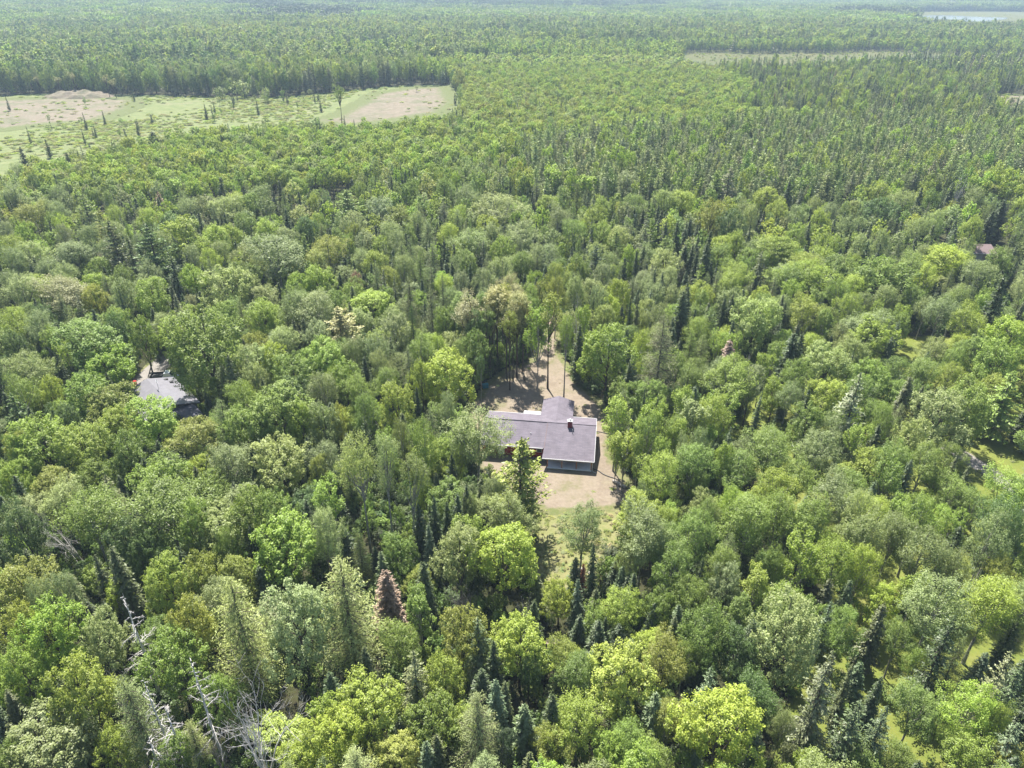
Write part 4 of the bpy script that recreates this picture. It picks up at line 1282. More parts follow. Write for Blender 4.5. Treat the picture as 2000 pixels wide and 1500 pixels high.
# ------------------------------------------------------------------ woods that nobody counts (instanced stuff)
def scatter(name, protos, idx, pos, rot, scl, tints, label, kind='stuff'):
    """one object whose geometry nodes set a tree on each of its points"""
    pc = bpy.data.collections.new(name + '_kinds')
    for i, p in enumerate(protos):
        po = bpy.data.objects.new('woods_tree_kind_%03d' % i, p['join'])
        pc.objects.link(po)
    n = len(pos)
    me = bpy.data.meshes.new(name)
    me.vertices.add(n)
    me.vertices.foreach_set('co', np.asarray(pos, np.float32).ravel())
    a = me.attributes.new('pick', 'INT', 'POINT'); a.data.foreach_set('value', np.asarray(idx, np.int32))
    a = me.attributes.new('turn', 'FLOAT_VECTOR', 'POINT')
    r3 = np.zeros((n, 3), np.float32); r3[:, 2] = rot
    a.data.foreach_set('vector', r3.ravel())
    a = me.attributes.new('size', 'FLOAT_VECTOR', 'POINT'); a.data.foreach_set('vector', np.asarray(scl, np.float32).ravel())
    c4 = np.ones((n, 4), np.float32); c4[:, :3] = tints
    a = me.attributes.new('tint', 'FLOAT_COLOR', 'POINT'); a.data.foreach_set('color', c4.ravel())
    o = bpy.data.objects.new(name, me)
    link(o)
    o['kind'] = kind
    if label:
        o['label'] = label
    g = bpy.data.node_groups.new(name, 'GeometryNodeTree')
    g.interface.new_socket('Geometry', in_out='INPUT', socket_type='NodeSocketGeometry')
    g.interface.new_socket('Geometry', in_out='OUTPUT', socket_type='NodeSocketGeometry')
    gi, go_ = g.nodes.new('NodeGroupInput'), g.nodes.new('NodeGroupOutput')
    ci = g.nodes.new('GeometryNodeCollectionInfo')
    ci.inputs['Collection'].default_value = pc
    ci.inputs['Separate Children'].default_value = True
    ci.inputs['Reset Children'].default_value = True
    io = g.nodes.new('GeometryNodeInstanceOnPoints')
    io.inputs['Pick Instance'].default_value = True

    def named(nm, dt):
        k = g.nodes.new('GeometryNodeInputNamedAttribute')
        k.data_type = dt
        k.inputs['Name'].default_value = nm
        return [s for s in k.outputs if s.enabled and s.name == 'Attribute'][0]
    g.links.new(gi.outputs[0], io.inputs['Points'])
    g.links.new(ci.outputs[0], io.inputs['Instance'])
    g.links.new(named('pick', 'INT'), io.inputs['Instance Index'])
    g.links.new(named('turn', 'FLOAT_VECTOR'), io.inputs['Rotation'])
    g.links.new(named('size', 'FLOAT_VECTOR'), io.inputs['Scale'])
    g.links.new(io.outputs[0], go_.inputs[0])
    md = o.modifiers.new('trees', 'NODES')
    md.node_group = g
    return o


def tint_jit(c, n=1):
    c = np.array(c)
    return c * rng.uniform(.82, 1.18, (n, 1)) * rng.uniform(.92, 1.08, (n, 3))


class Bag:
    def __init__(s):
        s.protos, s.key, s.idx, s.pos, s.rot, s.scl, s.tin = [], {}, [], [], [], [], []

    def put(s, store, kind, x, y, h, r, tint):
        i = pyr.randrange(len(store[kind]))
        p = store[kind][i]
        k = id(p)
        if k not in s.key:
            s.key[k] = len(s.protos); s.protos.append(p)
        s.idx.append(s.key[k])
        s.pos.append((x, y))
        s.rot.append(pyr.uniform(0, 6.28))
        a = r / p['R']
        s.scl.append((a, a, h / p['H']))
        s.tin.append(TINT[tint])

    def build(s, name, label):
        if s.idx:
            n = len(s.idx)
            P = np.array(s.pos)
            P = np.column_stack([P, hz(P[:, 0], P[:, 1])])
            T = np.array(s.tin) * rng.uniform(.82, 1.18, (n, 1)) * rng.uniform(.92, 1.08, (n, 3))
            return scatter(name, s.protos, s.idx, P, s.rot, s.scl, T, label)


bag = Bag()
for t in REST:
    near = math.hypot(t['x'], t['y']) < 170
    bag.put(PROTO if near else MIDP, t['kind'], t['x'], t['y'], t['h'], t['r'], t['tint'])
# beyond: 200..620 m
def sow(bag, store, d0, d1, step, amax=.80, full=False):
    y = 0
    n = 0
    xs = np.arange(-d1, d1, step)
    ys = np.arange(40, d1, step)
    X, Y = np.meshgrid(xs, ys)
    X = (X + rng.uniform(-.45, .45, X.shape) * step).ravel()
    Y = (Y + rng.uniform(-.45, .45, Y.shape) * step).ravel()
    D = np.hypot(X, Y)
    ok = (D >= d0) & (D < d1) & (np.abs(X) < Y * .86)
    X, Y, D = X[ok], Y[ok], D[ok]
    U, V, _ = proj(X, Y, 0)
    ok = (U > -130) & (U < 2130) & (V < 470)
    return X[ok], Y[ok], D[ok], U[ok], V[ok]


for (d0, d1, step, store) in ((150, 420, 2.6, MIDP), (420, 640, 3.0, MIDP), (640, 1350, 4.6, FARP)):
    X, Y, D, U, V = sow(bag, store, d0, d1, step)
    opn = np.zeros(len(X), bool)
    for zt in (0, 5, 9):
        Ut, Vt, _q = proj(X, Y, zt + (0 if step < 4 else 3))
        for P in FAR_OPEN:
            opn |= inpoly(Ut, Vt, P)
    yo, ta, mi_ = inpoly(U, V, YOUNG_POLY), inpoly(U, V, TAM_POLY), inpoly(U, V, MIX_POLY)
    nearz = (V >= 425) & ~yo & ~ta
    big = np.sin(X / 95 + 1.3) * np.sin(Y / 140 + .4) + .6 * np.sin(X / 51 + Y / 80) + .5 * np.sin(X / 260 - Y / 170)
    patch = np.sin(X / 37 + 2) * np.sin(Y / 61 + 1) + .5 * np.sin(X / 17) * np.sin(Y / 23 + 2)
    for i in range(len(X)):
        if opn[i] or nearz[i]:
            continue
        x, y = float(X[i]), float(Y[i])
        if yo[i]:
            if step > 4 and pyr.random() < .0:
                continue
            k, tn_, _w = pick(YOUNG)
            if patch[i] > .9 and pyr.random() < .22:
                k, tn_ = FI, dk
            h = pyr.uniform(8, 11) if k != FI else pyr.uniform(8, 12.5)
            r = pyr.uniform(1.6, 2.4) * (1.4 if step > 4 else 1) if k != FI else pyr.uniform(.8, 1.2)
        elif ta[i]:
            if pyr.random() < .08:
                continue
            k, tn_, _w = pick(TAM)
            h, r = pyr.uniform(10, 15.5), pyr.uniform(1.8, 2.9)
            if k == FI:
                r *= .5
        elif mi_[i]:
            if pyr.random() < .3:
                continue
            k, tn_, _w = pick(MIXR)
            h, r = pyr.uniform(11, 16), pyr.uniform(1.4, 2.4)
            if k == FI:
                r *= .7
        elif V[i] > 236 and U[i] < 700:
            # ragged edge of the cutover
            if pyr.random() < .955:
                continue
            k, tn_, _w = pick([(FI,dk,3),(BI,gg,4),(AS,yg,5),(TA,ash,2)])
            h, r = pyr.uniform(7, 12), pyr.uniform(1.2, 2.2)
        elif V[i] >= 425 - 60 and U[i] < 1000 and not yo[i]:
            if pyr.random() < .35:
                continue
            k, tn_, _w = pick(BACK)
            h, r = pyr.uniform(10, 13), pyr.uniform(1.7, 2.8)
            if k == FI:
                r *= .5
        else:
            tall = U[i] < 960 or V[i] < 96
            if tall and patch[i] > -.2:
                if step < 4 and pyr.random() < .55:
                    continue
                k, tn_, _w = pick(MATURE)
                h, r = pyr.uniform(14, 19), pyr.uniform(2.6, 4.0)
                if k == FI:
                    r = 1.5
            else:
                if step < 4 and pyr.random() < .3:
                    continue
                k, tn_, _w = pick(FARYG)
                h, r = pyr.uniform(10, 14), pyr.uniform(1.9, 3.0)
                if k == FI:
                    r = 1.3
        if k != FI and abs(patch[i]) > 1.1 and tn_ in (yg, br) and pyr.random() < .5:
            tn_ = mg
        if k != FI:
            if big[i] > .9:
                tn_ = pyr.choice([dg, mg, gg, tn_])
            elif big[i] < -.8:
                tn_ = pyr.choice([pg, yg, og, tn_])
            q = pyr.random()
            if q < .12:
                r *= 1.35; h *= 1.18
            elif q > .8:
                r *= .75; h *= .82
        if bool(HB.hit(x, y, r * .6, .7)) if D[i] < 270 else False:
            continue
        bag.put(store, k, x, y, h, r, tn_)
print('woods', len(bag.idx), 'objects', len(OBJ), cnt)
# groves 1350..3900 m
gb = Bag()
gs = {'g': GROVE[:2], 'c': [GROVE[2]], 'm': [GROVE[3]]}
X, Y, D, U, V = sow(gb, None, 1350, 4300, 22)
opn = inpoly(U, V, MARSH)
for zt in (5, 10, 15):
    Ut, Vt, _q = proj(X, Y, zt)
    opn |= inpoly(Ut, Vt, MARSH)
pt = np.sin(X / 210 + 1) * np.sin(Y / 330) + .6 * np.sin(X / 90 + 2) * np.sin(Y / 150 + 1)
for i in range(len(X)):
    if opn[i]:
        continue
    dark = (V[i] < 26 and 640 < U[i] < 1300) or pt[i] > .75
    k = 'c' if dark and pyr.random() < .8 else 'm' if pyr.random() < .3 else 'g'
    tn_ = {'c': dk, 'm': mg, 'g': pyr.choice([mg, bl, dg, dg, gg] if V[i] < 34 else [mg, gg, br, dg])}[k]  # farthest groves get bluer, darker leaf tints: distance haze put into the colour
    gb.put(gs, k, float(X[i]), float(Y[i]), pyr.uniform(12, 18), 15, tn_)
bag.build('distant_forest', 'Dense mixed woods running back from the yard towards the hills')
gb.build('horizon_forest', 'Hazy far forest covering the low hills at the back')

# undergrowth
ub = Bag()
nu = 0
for _ in range(17000):
    d = math.sqrt(pyr.uniform(32 ** 2, 215 ** 2))
    a = pyr.uniform(-.78, .78) if d > 75 else pyr.uniform(-1.15, 1.15)
    x, y = d * sin(a), d * cos(a)
    u, v, _q = proj1(x, y, 0)
    if not (-100 < u < 2100 and v < 1600):
        continue
    if inp(x, y, WYARD) or (inp(x, y, WMEADOW) and pyr.random() < .96) or (inp(x, y, WLAWN) and pyr.random() < .86):
        continue
    if any((x - sx) ** 2 + (y - sy) ** 2 < (sr + .5) ** 2 for sx, sy, sr in SITES):
        continue
    h = pyr.uniform(1.2, 4.2)
    if covers_open(x, y, h, h * .4):
        continue
    ub.put(PROTO, 'bush', x, y, h, pyr.uniform(.9, 1.6), pyr.choice([mg, dg, dg, dg, mg, dk]))
ub.build('undergrowth', 'Low leafy undergrowth between the tree trunks')

# scrub on the far clearings
sb = Bag()
WCL = world_poly(CLEAR_L[:9] + [(900,235),(720,262),(600,275),(420,300),(250,330),(100,365),(-80,385)])
P_ = np.array(WCL)
for _ in range(22000):
    x, y = pyr.uniform(P_[:, 0].min(), P_[:, 0].max()), pyr.uniform(P_[:, 1].min(), P_[:, 1].max())
    if not inp(x, y, WCL):
        continue
    u, v, _q = proj1(x, y, 0)
    bare = (v < 238 and u < 285 and v < 262 - u * .1) or (u > 590 and v > 165 and v < 250 and u > 700 - (v - 180) * 1.8)
    if bare and pyr.random() < .93:
        continue
    if .6 * math.sin(x / 19) * math.sin(y / 27) + pyr.random() < .55:
        continue
    if pyr.random() < .012:
        sb.put(MIDP, FI, x, y, pyr.uniform(4, 9), pyr.uniform(.6, 1.1), pyr.choice([dk, ash, bn]))
    elif pyr.random() < .01:
        sb.put(MIDP, AS, x, y, pyr.uniform(4, 8), pyr.uniform(1, 1.8), pyr.choice([gg, mg]))
    else:
        sb.put(PROTO, 'bush', x, y, pyr.uniform(.3, 1.1), pyr.uniform(1, 2.4), pyr.choice([pg, yg, go, pg, tn, yg]))
for P, n in ((CLEAR_R, 900), (MARSH, 200), (CLEAR_S, 60)):
    W = world_poly(P); Q = np.array(W)
    for _ in range(n):
        x, y = pyr.uniform(Q[:, 0].min(), Q[:, 0].max()), pyr.uniform(Q[:, 1].min(), Q[:, 1].max())
        if inp(x, y, W):
            sb.put(PROTO, 'bush', x, y, pyr.uniform(.8, 2.2), pyr.uniform(1, 2.5), pyr.choice([pg, tn, yg]))
# meadow weeds and grass clumps
for W, n, hh in ((WMEADOW, 900, .25), (WYARD, 90, .12), (WLAWN, 500, .25)):
    Q = np.array(W)
    for _ in range(n):
        x, y = pyr.uniform(Q[:, 0].min(), Q[:, 0].max()), pyr.uniform(Q[:, 1].min(), Q[:, 1].max())
        if inp(x, y, W) and not (inp(x, y, WYARD) and W is WMEADOW):
            sb.put(PROTO, 'bush', x, y, hh * pyr.uniform(.5, 1.5), pyr.uniform(.15, .6), pyr.choice([pg, og, tn, tn, og]))
sb.build('scrub_growth', 'Low scrub, weeds and saplings on the open clearings')

# ------------------------------------------------------------------ single far trees
def one_tree(name, kindp, u, v, h, r, tint, label, vbase=None):
    x, y, dep = at(u, v, 0)
    P = PROTO[kindp][0]
    root = empty(name, (x, y, 0), pyr.uniform(0, 6))
    tag(root, label, 'tree')
    c = TINT[tint]
    for part in ('crown', 'trunk'):
        o = bpy.data.objects.new(part, P[part])
        link(o, root)
        o.scale = (r / P['R'], r / P['R'], h / P['H'])
        o.color = (*c, 1)


one_tree('lone_tree', 'stand', 668, 246, 21, 3.4, mg, 'Tall solitary tree with a long bare trunk in the far clearing')
one_tree('round_tree', 'bush', 522, 200, 9, 4.2, pg, 'Round pale bush-like tree at the back of the far clearing')
one_tree('round_tree', 'bush', 478, 192, 11, 7, pg, 'Wide pale clump of trees at the back of the far clearing')
one_tree('round_tree', 'bush', 435, 195, 8, 5, gg, 'Low grey-green clump left of the wide pale clump')
for (u, v, h) in ((140, 183, 13), (150, 186, 15), (170, 182, 13), (120, 186, 12), (215, 190, 14), (228, 192, 12), (80, 184, 12)):
    one_tree('thin_tree', 'stand', u, v, h, 2.6, tn, {140: 'Thin tan tree on the slash mound', 150: 'Tallest thin tree on the slash mound', 170: 'Thin tree at the right edge of the slash mound',
             120: 'Thin tree at the left edge of the slash mound', 215: 'Thin brownish tree right of the slash mound', 228: 'Shorter thin tree right of the slash mound', 80: 'Thin tree well left of the slash mound'}[u])


# ------------------------------------------------------------------ materials for built things
m_shingle = simple('shingles', (.12, .105, .125), .9, noise=.14, scale=.9, spec=.2, bump=.3)
# shingle courses as fine relief
t = m_shingle.node_tree
pb = [n for n in t.nodes if n.type == 'BSDF_PRINCIPLED'][0]
tc = [n for n in t.nodes if n.type == 'TEX_COORD'][0]
bk = N(t, 'ShaderNodeTexBrick')
bk.inputs['Scale'].default_value = 1
bk.inputs['Brick Width'].default_value = .9
bk.inputs['Row Height'].default_value = .15
bk.inputs['Mortar Size'].default_value = .008
bk.inputs['Color1'].default_value = (.16, .142, .165, 1)
bk.inputs['Color2'].default_value = (.13, .115, .136, 1)
bk.inputs['Mortar'].default_value = (.09, .08, .095, 1)
t.links.new(tc.outputs['Object'], bk.inputs['Vector'])
t.links.new(bk.outputs['Color'], [n for n in t.nodes if n.type == 'VECT_MATH'][0].inputs[0])
m_red = simple('red_siding', (.3, .018, .024), .6, noise=.1)
m_white = simple('white_trim', (.42, .42, .42), .5, noise=.04)
m_door = simple('white_door', (.72, .76, .8), .45, noise=.03)
m_glass = simple('window_glass', (.03, .04, .05), .08, noise=.05, spec=.8)
m_conc = simple('porch_concrete', (.8, .82, .86), .85, noise=.08)
m_post = simple('porch_timber', (.3, .13, .07), .7)
m_brick = simple('red_chimney', (.2, .02, .03), .8)
m_metal = simple('galvanised_metal', (.55, .56, .58), .35, .7)
m_black = simple('black_plastic', (.02, .02, .022), .5)
m_log = simple('pale_log', (.27, .245, .22), .85, noise=.2, scale=5)
m_groof = simple('grey_metal_roof', (.17, .165, .185), .45, .15, noise=.1, scale=1.2)
m_droof = simple('dark_roof', (.075, .075, .095), .8)
m_broof = simple('brown_shingles', (.15, .11, .11), .9, noise=.12)
m_tan = simple('tan_siding', (.33, .28, .26), .8)
m_teal = simple('teal_plastic', (.02, .17, .22), .4)
m_redp = simple('red_plastic', (.6, .03, .03), .4)
m_wood = simple('weathered_wood', (.3, .26, .21), .85)
m_lumber = simple('fresh_lumber', (.3, .24, .18), .8)
m_stone = simple('pale_stone', (.36, .33, .3), .85, noise=.15, bump=.5)
m_paint = simple('white_paint', (.7, .72, .75), .25, noise=.03, spec=.6)
m_tyre = simple('tyre_rubber', (.02, .02, .02), .8)

# ------------------------------------------------------------------ the red house
def red_house():
    A = radians(-7.6)
    # local frame: origin under the ridge at its visual middle; x right, y away
    ox, oy = 5.6, 99.4
    root = empty('red_house', (ox, oy, 0), A)
    tag(root, 'Long red house with mauve-grey shingle roofs and a porch facing the sandy yard', 'house')
    XL, XM, XR = -10.3, 0.35, 8.35       # left end, start of porch wing, right end
    RZ, S = 4.3, .33
    EF, EB, PF = 5.2, 4.4, 7.1          # eave runs: front, back, porch front
    wf, wb = 4.15, 3.8                  # wall planes
    z = lambda r: RZ - S * r
    # walls
    w = MB()
    th = .16
    w.box(((XL + .4 + XM) / 2, -wf + th / 2, 1.2), (XM - XL - .4, th, 2.3))
    w.box(((XL + .4 + XR - .3) / 2, wb - th / 2, 1.4), (XR - XL - .7, th, 2.6))
    w.box(((XM + XR - .3) / 2 + .02, -wf + th / 2 + .003, 1.35), (XR - .3 - XM - .05, th, 2.6))
    w.build('wall', m_red, root)
    for x in (XL + .4, XR - .35):
        g = MB()
        g.add([(x, -wf, .05), (x, wb, .05), (x, wb, z(wb) - .12), (x, 0, RZ - .12), (x, -wf, z(wf) - .12),
               (x + .15, -wf, .05), (x + .15, wb, .05), (x + .15, wb, z(wb) - .12), (x + .15, 0, RZ - .12), (x + .15, -wf, z(wf) - .12)],
              [(4, 3, 2, 1, 0), (5, 6, 7, 8, 9), (0, 1, 6, 5), (1, 2, 7, 6), (2, 3, 8, 7), (3, 4, 9, 8), (4, 0, 5, 9)])
        g.build('gable_wall', m_red, root)
    # roof planes
    r = MB()
    r.slab([(XL, 0, RZ), (XM + .02, 0, RZ), (XM + .02, -EF, z(EF)), (XL, -EF, z(EF))], .12)
    r.slab([(XL, 0, RZ - .002), (XR, 0, RZ - .002), (XR, EB, z(EB)), (XL, EB, z(EB))], .12)
    r.build('main_roof', m_shingle, root)
    r = MB()
    r.slab([(XM, 0, RZ + .05), (XR, 0, RZ + .05), (XR, -PF, z(PF) + .05), (XM - .25, -PF, z(PF) + .05), (XM - .12, -EF, z(EF) + .05)], .14)
    r.build('porch_roof', m_shingle, root)
    MB().box(((XL + XR) / 2, 0, RZ + .06), (XR - XL, .28, .05)).build('ridge_cap', m_shingle, root)
    # rear ell
    ex, ew, el = 1.55, 2.75, 9.4
    ez = 3.95
    e = MB()
    e.slab([(ex, .9, ez), (ex, el, ez), (ex - ew, el, ez - ew * S), (ex - ew, 1.6, ez - ew * S)], .12)
    e.slab([(ex, .9, ez), (ex, el, ez), (ex + ew, el, ez - ew * S), (ex + ew, 1.6, ez - ew * S)], .12)
    e.build('ell_roof', m_shingle, root)
    e = MB()
    e.box((ex, wb + (el - .5 - wb) / 2, 1.4), (ew * 2 - .8, el - .5 - wb, 2.7))
    e.build('ell_wall', m_red, root)
    # low white lean-to behind, left of the ell
    MB().slab([(ex - ew - .1, wb + .6, 2.55), (ex - ew - 3.1, wb + .6, 2.55), (ex - ew - 3.1, wb + 2.3, 2.45), (ex - ew - .1, wb + 2.3, 2.45)], .1).build('lean_to_roof', m_white, root)
    MB().box((ex - ew - 1.6, wb + 1.4, 1.2), (2.8, 1.5, 2.35)).build('lean_to_wall', m_white, root)
    # fascias and gutters
    f = MB()
    f.box(((XL + XM - .3) / 2, -EF - .05, z(EF) - .06), (XM - XL - .3, .1, .16))
    f.build('gutter', m_white, root)
    f = MB()
    f.box(((XM - .25 + XR) / 2, -PF - .05, z(PF) - .02), (XR - XM + .25, .1, .17))
    f.build('gutter', m_white, root)
    f = MB()
    f.box(((XL + XR) / 2, EB + .05, z(EB) - .04), (XR - XL, .1, .16))
    f.build('gutter', m_white, root)
    for s, y1, zo in ((-1, PF, .05), (1, EB, 0)):
        MB().slab([(XR, 0, RZ + zo - .005), (XR + .06, 0, RZ + zo - .005), (XR + .06, s * y1, z(y1) + zo - .005), (XR, s * y1, z(y1) + zo - .005)], .2).build('rake_board', m_white, root)
    # door
    dx = -6.35 - .55
    d = MB().box((dx, -wf - .03, 1.12), (.92, .06, 2.05)).build('door', m_door, root)
    MB().box((dx + .36, -wf - .085, 1.0), (.05, .05, .05)).build('door_handle', m_metal, d)
    MB().box((dx, -wf - .02, 2.21), (1.14, .05, .1)).box((dx - .52, -wf - .02, 1.14), (.1, .05, 2.1)).box((dx + .52, -wf - .02, 1.14), (.1, .05, 2.1)).build('frame', m_white, d)
    # windows
    for wx in (-.62, -3.4, -8.9):
        gl = MB().box((wx, -wf - .02, 1.45), (.72, .05, .62)).build('window', m_glass, root)
        MB().box((wx, -wf - .03, 1.82), (.96, .08, .1)).box((wx, -wf - .03, 1.08), (.96, .08, .1)).box((wx - .43, -wf - .03, 1.45), (.1, .08, .64)).box((wx + .43, -wf - .03, 1.45), (.1, .08, .64)).build('frame', m_white, gl)
        MB().box((wx, -wf - .048, 1.45), (.76, .03, .04)).build('sash_bar', m_white, gl)
    # porch
    MB().box(((XM + .55 + XR - .35) / 2, -5.55, .12), (XR - XM - .9, 2.9, .16)).build('porch_slab', m_conc, root, bevel=.02)
    for i in range(4):
        px = XM + .62 + i * (XR - XM - 1.05) / 3
        MB().box((px, -6.85, 1.05), (.14, .14, 1.75)).build('porch_post', m_post, root)
    MB().box(((XM + XR) / 2, -6.85, 1.98), (XR - XM - .7, .14, .18)).build('porch_beam', m_white, root)
    MB().box((XM + 3.4, -wf - .03, 1.0), (.6, .05, .5)).build('wall_box', m_metal, root)
    # chimney
    c = MB().box((2.2 + 1.85, -.62, RZ + .35), (.74, .62, 1.2)).build('chimney', m_brick, root, bevel=.01)
    MB().box((4.05, -.62, RZ + .98), (.86, .74, .08)).build('chimney_cap', m_white, c)
    MB().tube([(4.05, -.62, RZ + 1.02), (4.05, -.62, RZ + 1.32)], .13, 10).build('flue', m_metal, c, smooth=False)
    MB().tube([(4.55, -1.9, z(1.9)), (4.55, -1.9, z(1.9) + .75)], .05, 8).build('vent_pipe', m_white, root)
    MB().tube([(-2.2, -2.6, z(2.6)), (-2.2, -2.6, z(2.6) + .3)], .06, 8).build('vent_pipe', m_metal, root)
    MB().slab([(XM - .05, -.1, RZ + .065), (XM + .05, -.1, RZ + .065), (XM - .07, -EF, z(EF) + .08), (XM - .17, -EF, z(EF) + .08)], .02).build('flashing', m_broof, root)
    # downspout
    MB().tube([(XR - .25, -PF - .06, z(PF) - .1), (XR - .25, -6.95, z(PF) - .35), (XR - .22, -6.95, .3), (XR - .1, -7.05, .1), (XR + .5, -7.35, .08)], .055, 8).build('downspout', m_white, root)
    return root


red_house()


def hose(name, pts, r, mat, label, cat):
    P = [Vector((*at(u, v)[:2], r + .03)) for u, v in pts]
    m = MB()
    # smooth the run
    Q = []
    for i in range(len(P) - 1):
        a, b, c, d = P[max(i - 1, 0)], P[i], P[i + 1], P[min(i + 2, len(P) - 1)]
        for k in range(5):
            s = k / 5
            Q.append(.5 * ((2 * b) + (c - a) * s + (2 * a - 5 * b + 4 * c - d) * s * s + (-a + 3 * b - 3 * c + d) * s ** 3))
    Q.append(P[-1])
    m.tube([tuple(q) for q in Q], r, 8)
    o = m.build(name, mat, smooth=True)
    tag(o, label, cat)


hose('drain_pipe', [(1153, 914), (1160, 917), (1168, 920), (1178, 927), (1190, 932), (1200, 935), (1208, 939)], .075, m_black, 'Black corrugated drain pipe winding from the porch corner to the trees', 'pipe')
hose('garden_hose', [(1156, 845), (1166, 844), (1174, 845), (1186, 848), (1194, 850)], .07, m_black, 'Black pipe lying off the rear right corner of the red house', 'pipe')


def log():
    a, b = Vector((*at(1196, 941)[:2], .3)), Vector((*at(1224, 956)[:2], .3))
    pts = [a.lerp(b, s) for s in (0, .04, .15, .5, .85, .96, 1)]
    root = empty('fallen_log', tuple(a.lerp(b, .5) * 1.0), 0)
    root.location.z = 0
    m = MB()
    m.tube([tuple(p - root.location) for p in pts], [.1, .2, .25, .27, .25, .2, .1], 12)
    o = m.build('trunk', m_log, root, smooth=True)
    m = MB()
    m.tube([tuple(a.lerp(b, .3) - root.location + Vector((0, 0, .1))), tuple(a.lerp(b, .28) - root.location + Vector((.1, .2, .55)))], [.05, .02], 6)
    m.build('branch_stub', m_log, root)
    tag(root, 'Pale grey fallen log lying at the shady edge of the yard', 'log')


log()


def cap(u, v, r, label, mat=m_white):
    x, y, _ = at(u, v)
    root = empty('septic_cap', (x, y, 0))
    MB().tube([(0, 0, 0), (0, 0, .3)], r * .85, 14).build('riser', m_black if mat is m_white else mat, root)
    MB().tube([(0, 0, .3), (0, 0, .36), (0, 0, .44)], [r, r, r * .6], 14).build('lid', mat, root)
    tag(root, label, 'septic cap', 'septic caps in front of the house')


cap(1008, 937, .32, 'White round septic cap lying clear in the grass')
cap(1007, 921, .28, 'Greyish septic cap nearer the house, half behind the pine', m_metal)

# stones and lumber by the meadow
def stone(u, v, s, label):
    x, y, _ = at(u, v)
    r_ = np.random.default_rng(int(u))
    import bmesh
    bm = bmesh.new()
    bmesh.ops.create_icosphere(bm, subdivisions=2, radius=1)
    for w_ in bm.verts:
        k = 1 + r_.normal(0, .1)
        w_.co = Vector((w_.co.x * s * k, w_.co.y * s * .8 * k, (w_.co.z * .6 * k + .35) * s))
    me = bpy.data.meshes.new('boulder'); bm.to_mesh(me); bm.free()
    me.materials.append(m_stone)
    o = bpy.data.objects.new('boulder', me); link(o)
    o.location = (x, y, 0)
    tag(o, label, 'stone', 'pale stones by the rusty fir')


stone(1135, 1114, .45, 'Larger white stone left of the rusty little fir')
stone(1152, 1120, .3, 'Small pale stone right of the rusty little fir')
stone(1184, 1123, .32, 'Lone pale stone farthest right of the rusty fir')
lx, ly, _ = at(1080, 1256)
lp = empty('lumber_pile', (lx, ly, 0), radians(4))
for i in range(3):
    for j in range(3):
        MB().box((0, (i - 1) * .2 + (.03 if j % 2 else 0), .06 + j * .08), (2.2 - .15 * j, .18, .06)).build('board', m_lumber, lp)
tag(lp, 'Small stack of pale boards in the gap below the meadow', 'lumber')
lp = bpy.data.objects['lumber_pile']
# teal chair-like bin at the wood's edge
bx_, by_, _ = at(948, 757)
tb = empty('storage_tub', (bx_, by_, 0), .3)
MB().box((0, 0, .35), (1.1, .7, .7)).build('tub', m_teal, tb, bevel=.06)
MB().box((0, 0, .74), (1.2, .8, .08)).build('lid', m_teal, tb, bevel=.02)
tag(tb, 'Teal plastic storage tub in the shade left of the upper yard', 'tub')

# ------------------------------------------------------------------ the grey-roofed neighbour
def plate_house():
    z0 = 3.9
    A = Vector((*at(288, 741, z0)[:2], z0)); B = Vector((*at(334, 789, z0)[:2], z0))
    C = Vector((*at(331, 747, 2.7)[:2], 2.7)); D = Vector((*at(353, 783, 2.7)[:2], 2.7))
    L = A + (A - C); L.z = 2.7
    ax = (B - A); ax.z = 0
    ln = ax.length
    rz = atan2(ax.y, ax.x)
    root = empty('grey_roofed_house', tuple(Vector((A.x + ax.x / 2, A.y + ax.y / 2, 0))), rz)
    tag(root, 'Grey-roofed house half hidden by trees beside a gravel drive', 'house')
    h, w = ln / 2 + .4, 4.6
    r = MB()
    for s in (-1, 1):
        r.slab([(-h, 0, z0), (h, 0, z0), (h, s * w, 2.55), (-h, s * w, 2.55)], .1)
    r.build('roof', m_groof, root)
    wl = MB()
    wl.box((0, 0, 1.25), (2 * h - .8, 2 * w - .9, 2.45))
    wl.build('wall', m_tan, root)
    for s in (-1, 1):
        MB().box((0, s * (w + .03), 2.5), (2 * h, .08, .14)).build('eave_board', m_groof, root)
    p = MB().slab([(h - .3, -2.2, 2.9), (h + 4.0, -2.4, 2.5), (h + 4.2, 3.6, 2.4), (h - .3, 3.4, 2.8)], .12)
    p.build('porch_roof', m_droof, root)
    for (x, y) in ((h + 3.8, -2.1), (h + 3.9, 3.3)):
        MB().box((x, y, 1.2), (.14, .14, 2.4)).build('post', m_wood, root)
    MB().tube([(-1, .3, z0 - .1), (-1, .3, z0 + 2.0)], .04, 6).build('antenna_mast', m_metal, root)
    an = MB()
    for i in range(5):
        an.box((-1, .3, z0 + 1.3 + i * .12), (1.5 - .2 * i, .03, .03))
    an.build('antenna', m_metal, root)
    for (x, y) in ((-h + 1.1, 2.9), (-h + 2.6, 3.4)):
        MB().box((x, y, 3.25 - .1), (.5, .7, .12)).build('roof_vent', m_black, root)


plate_house()

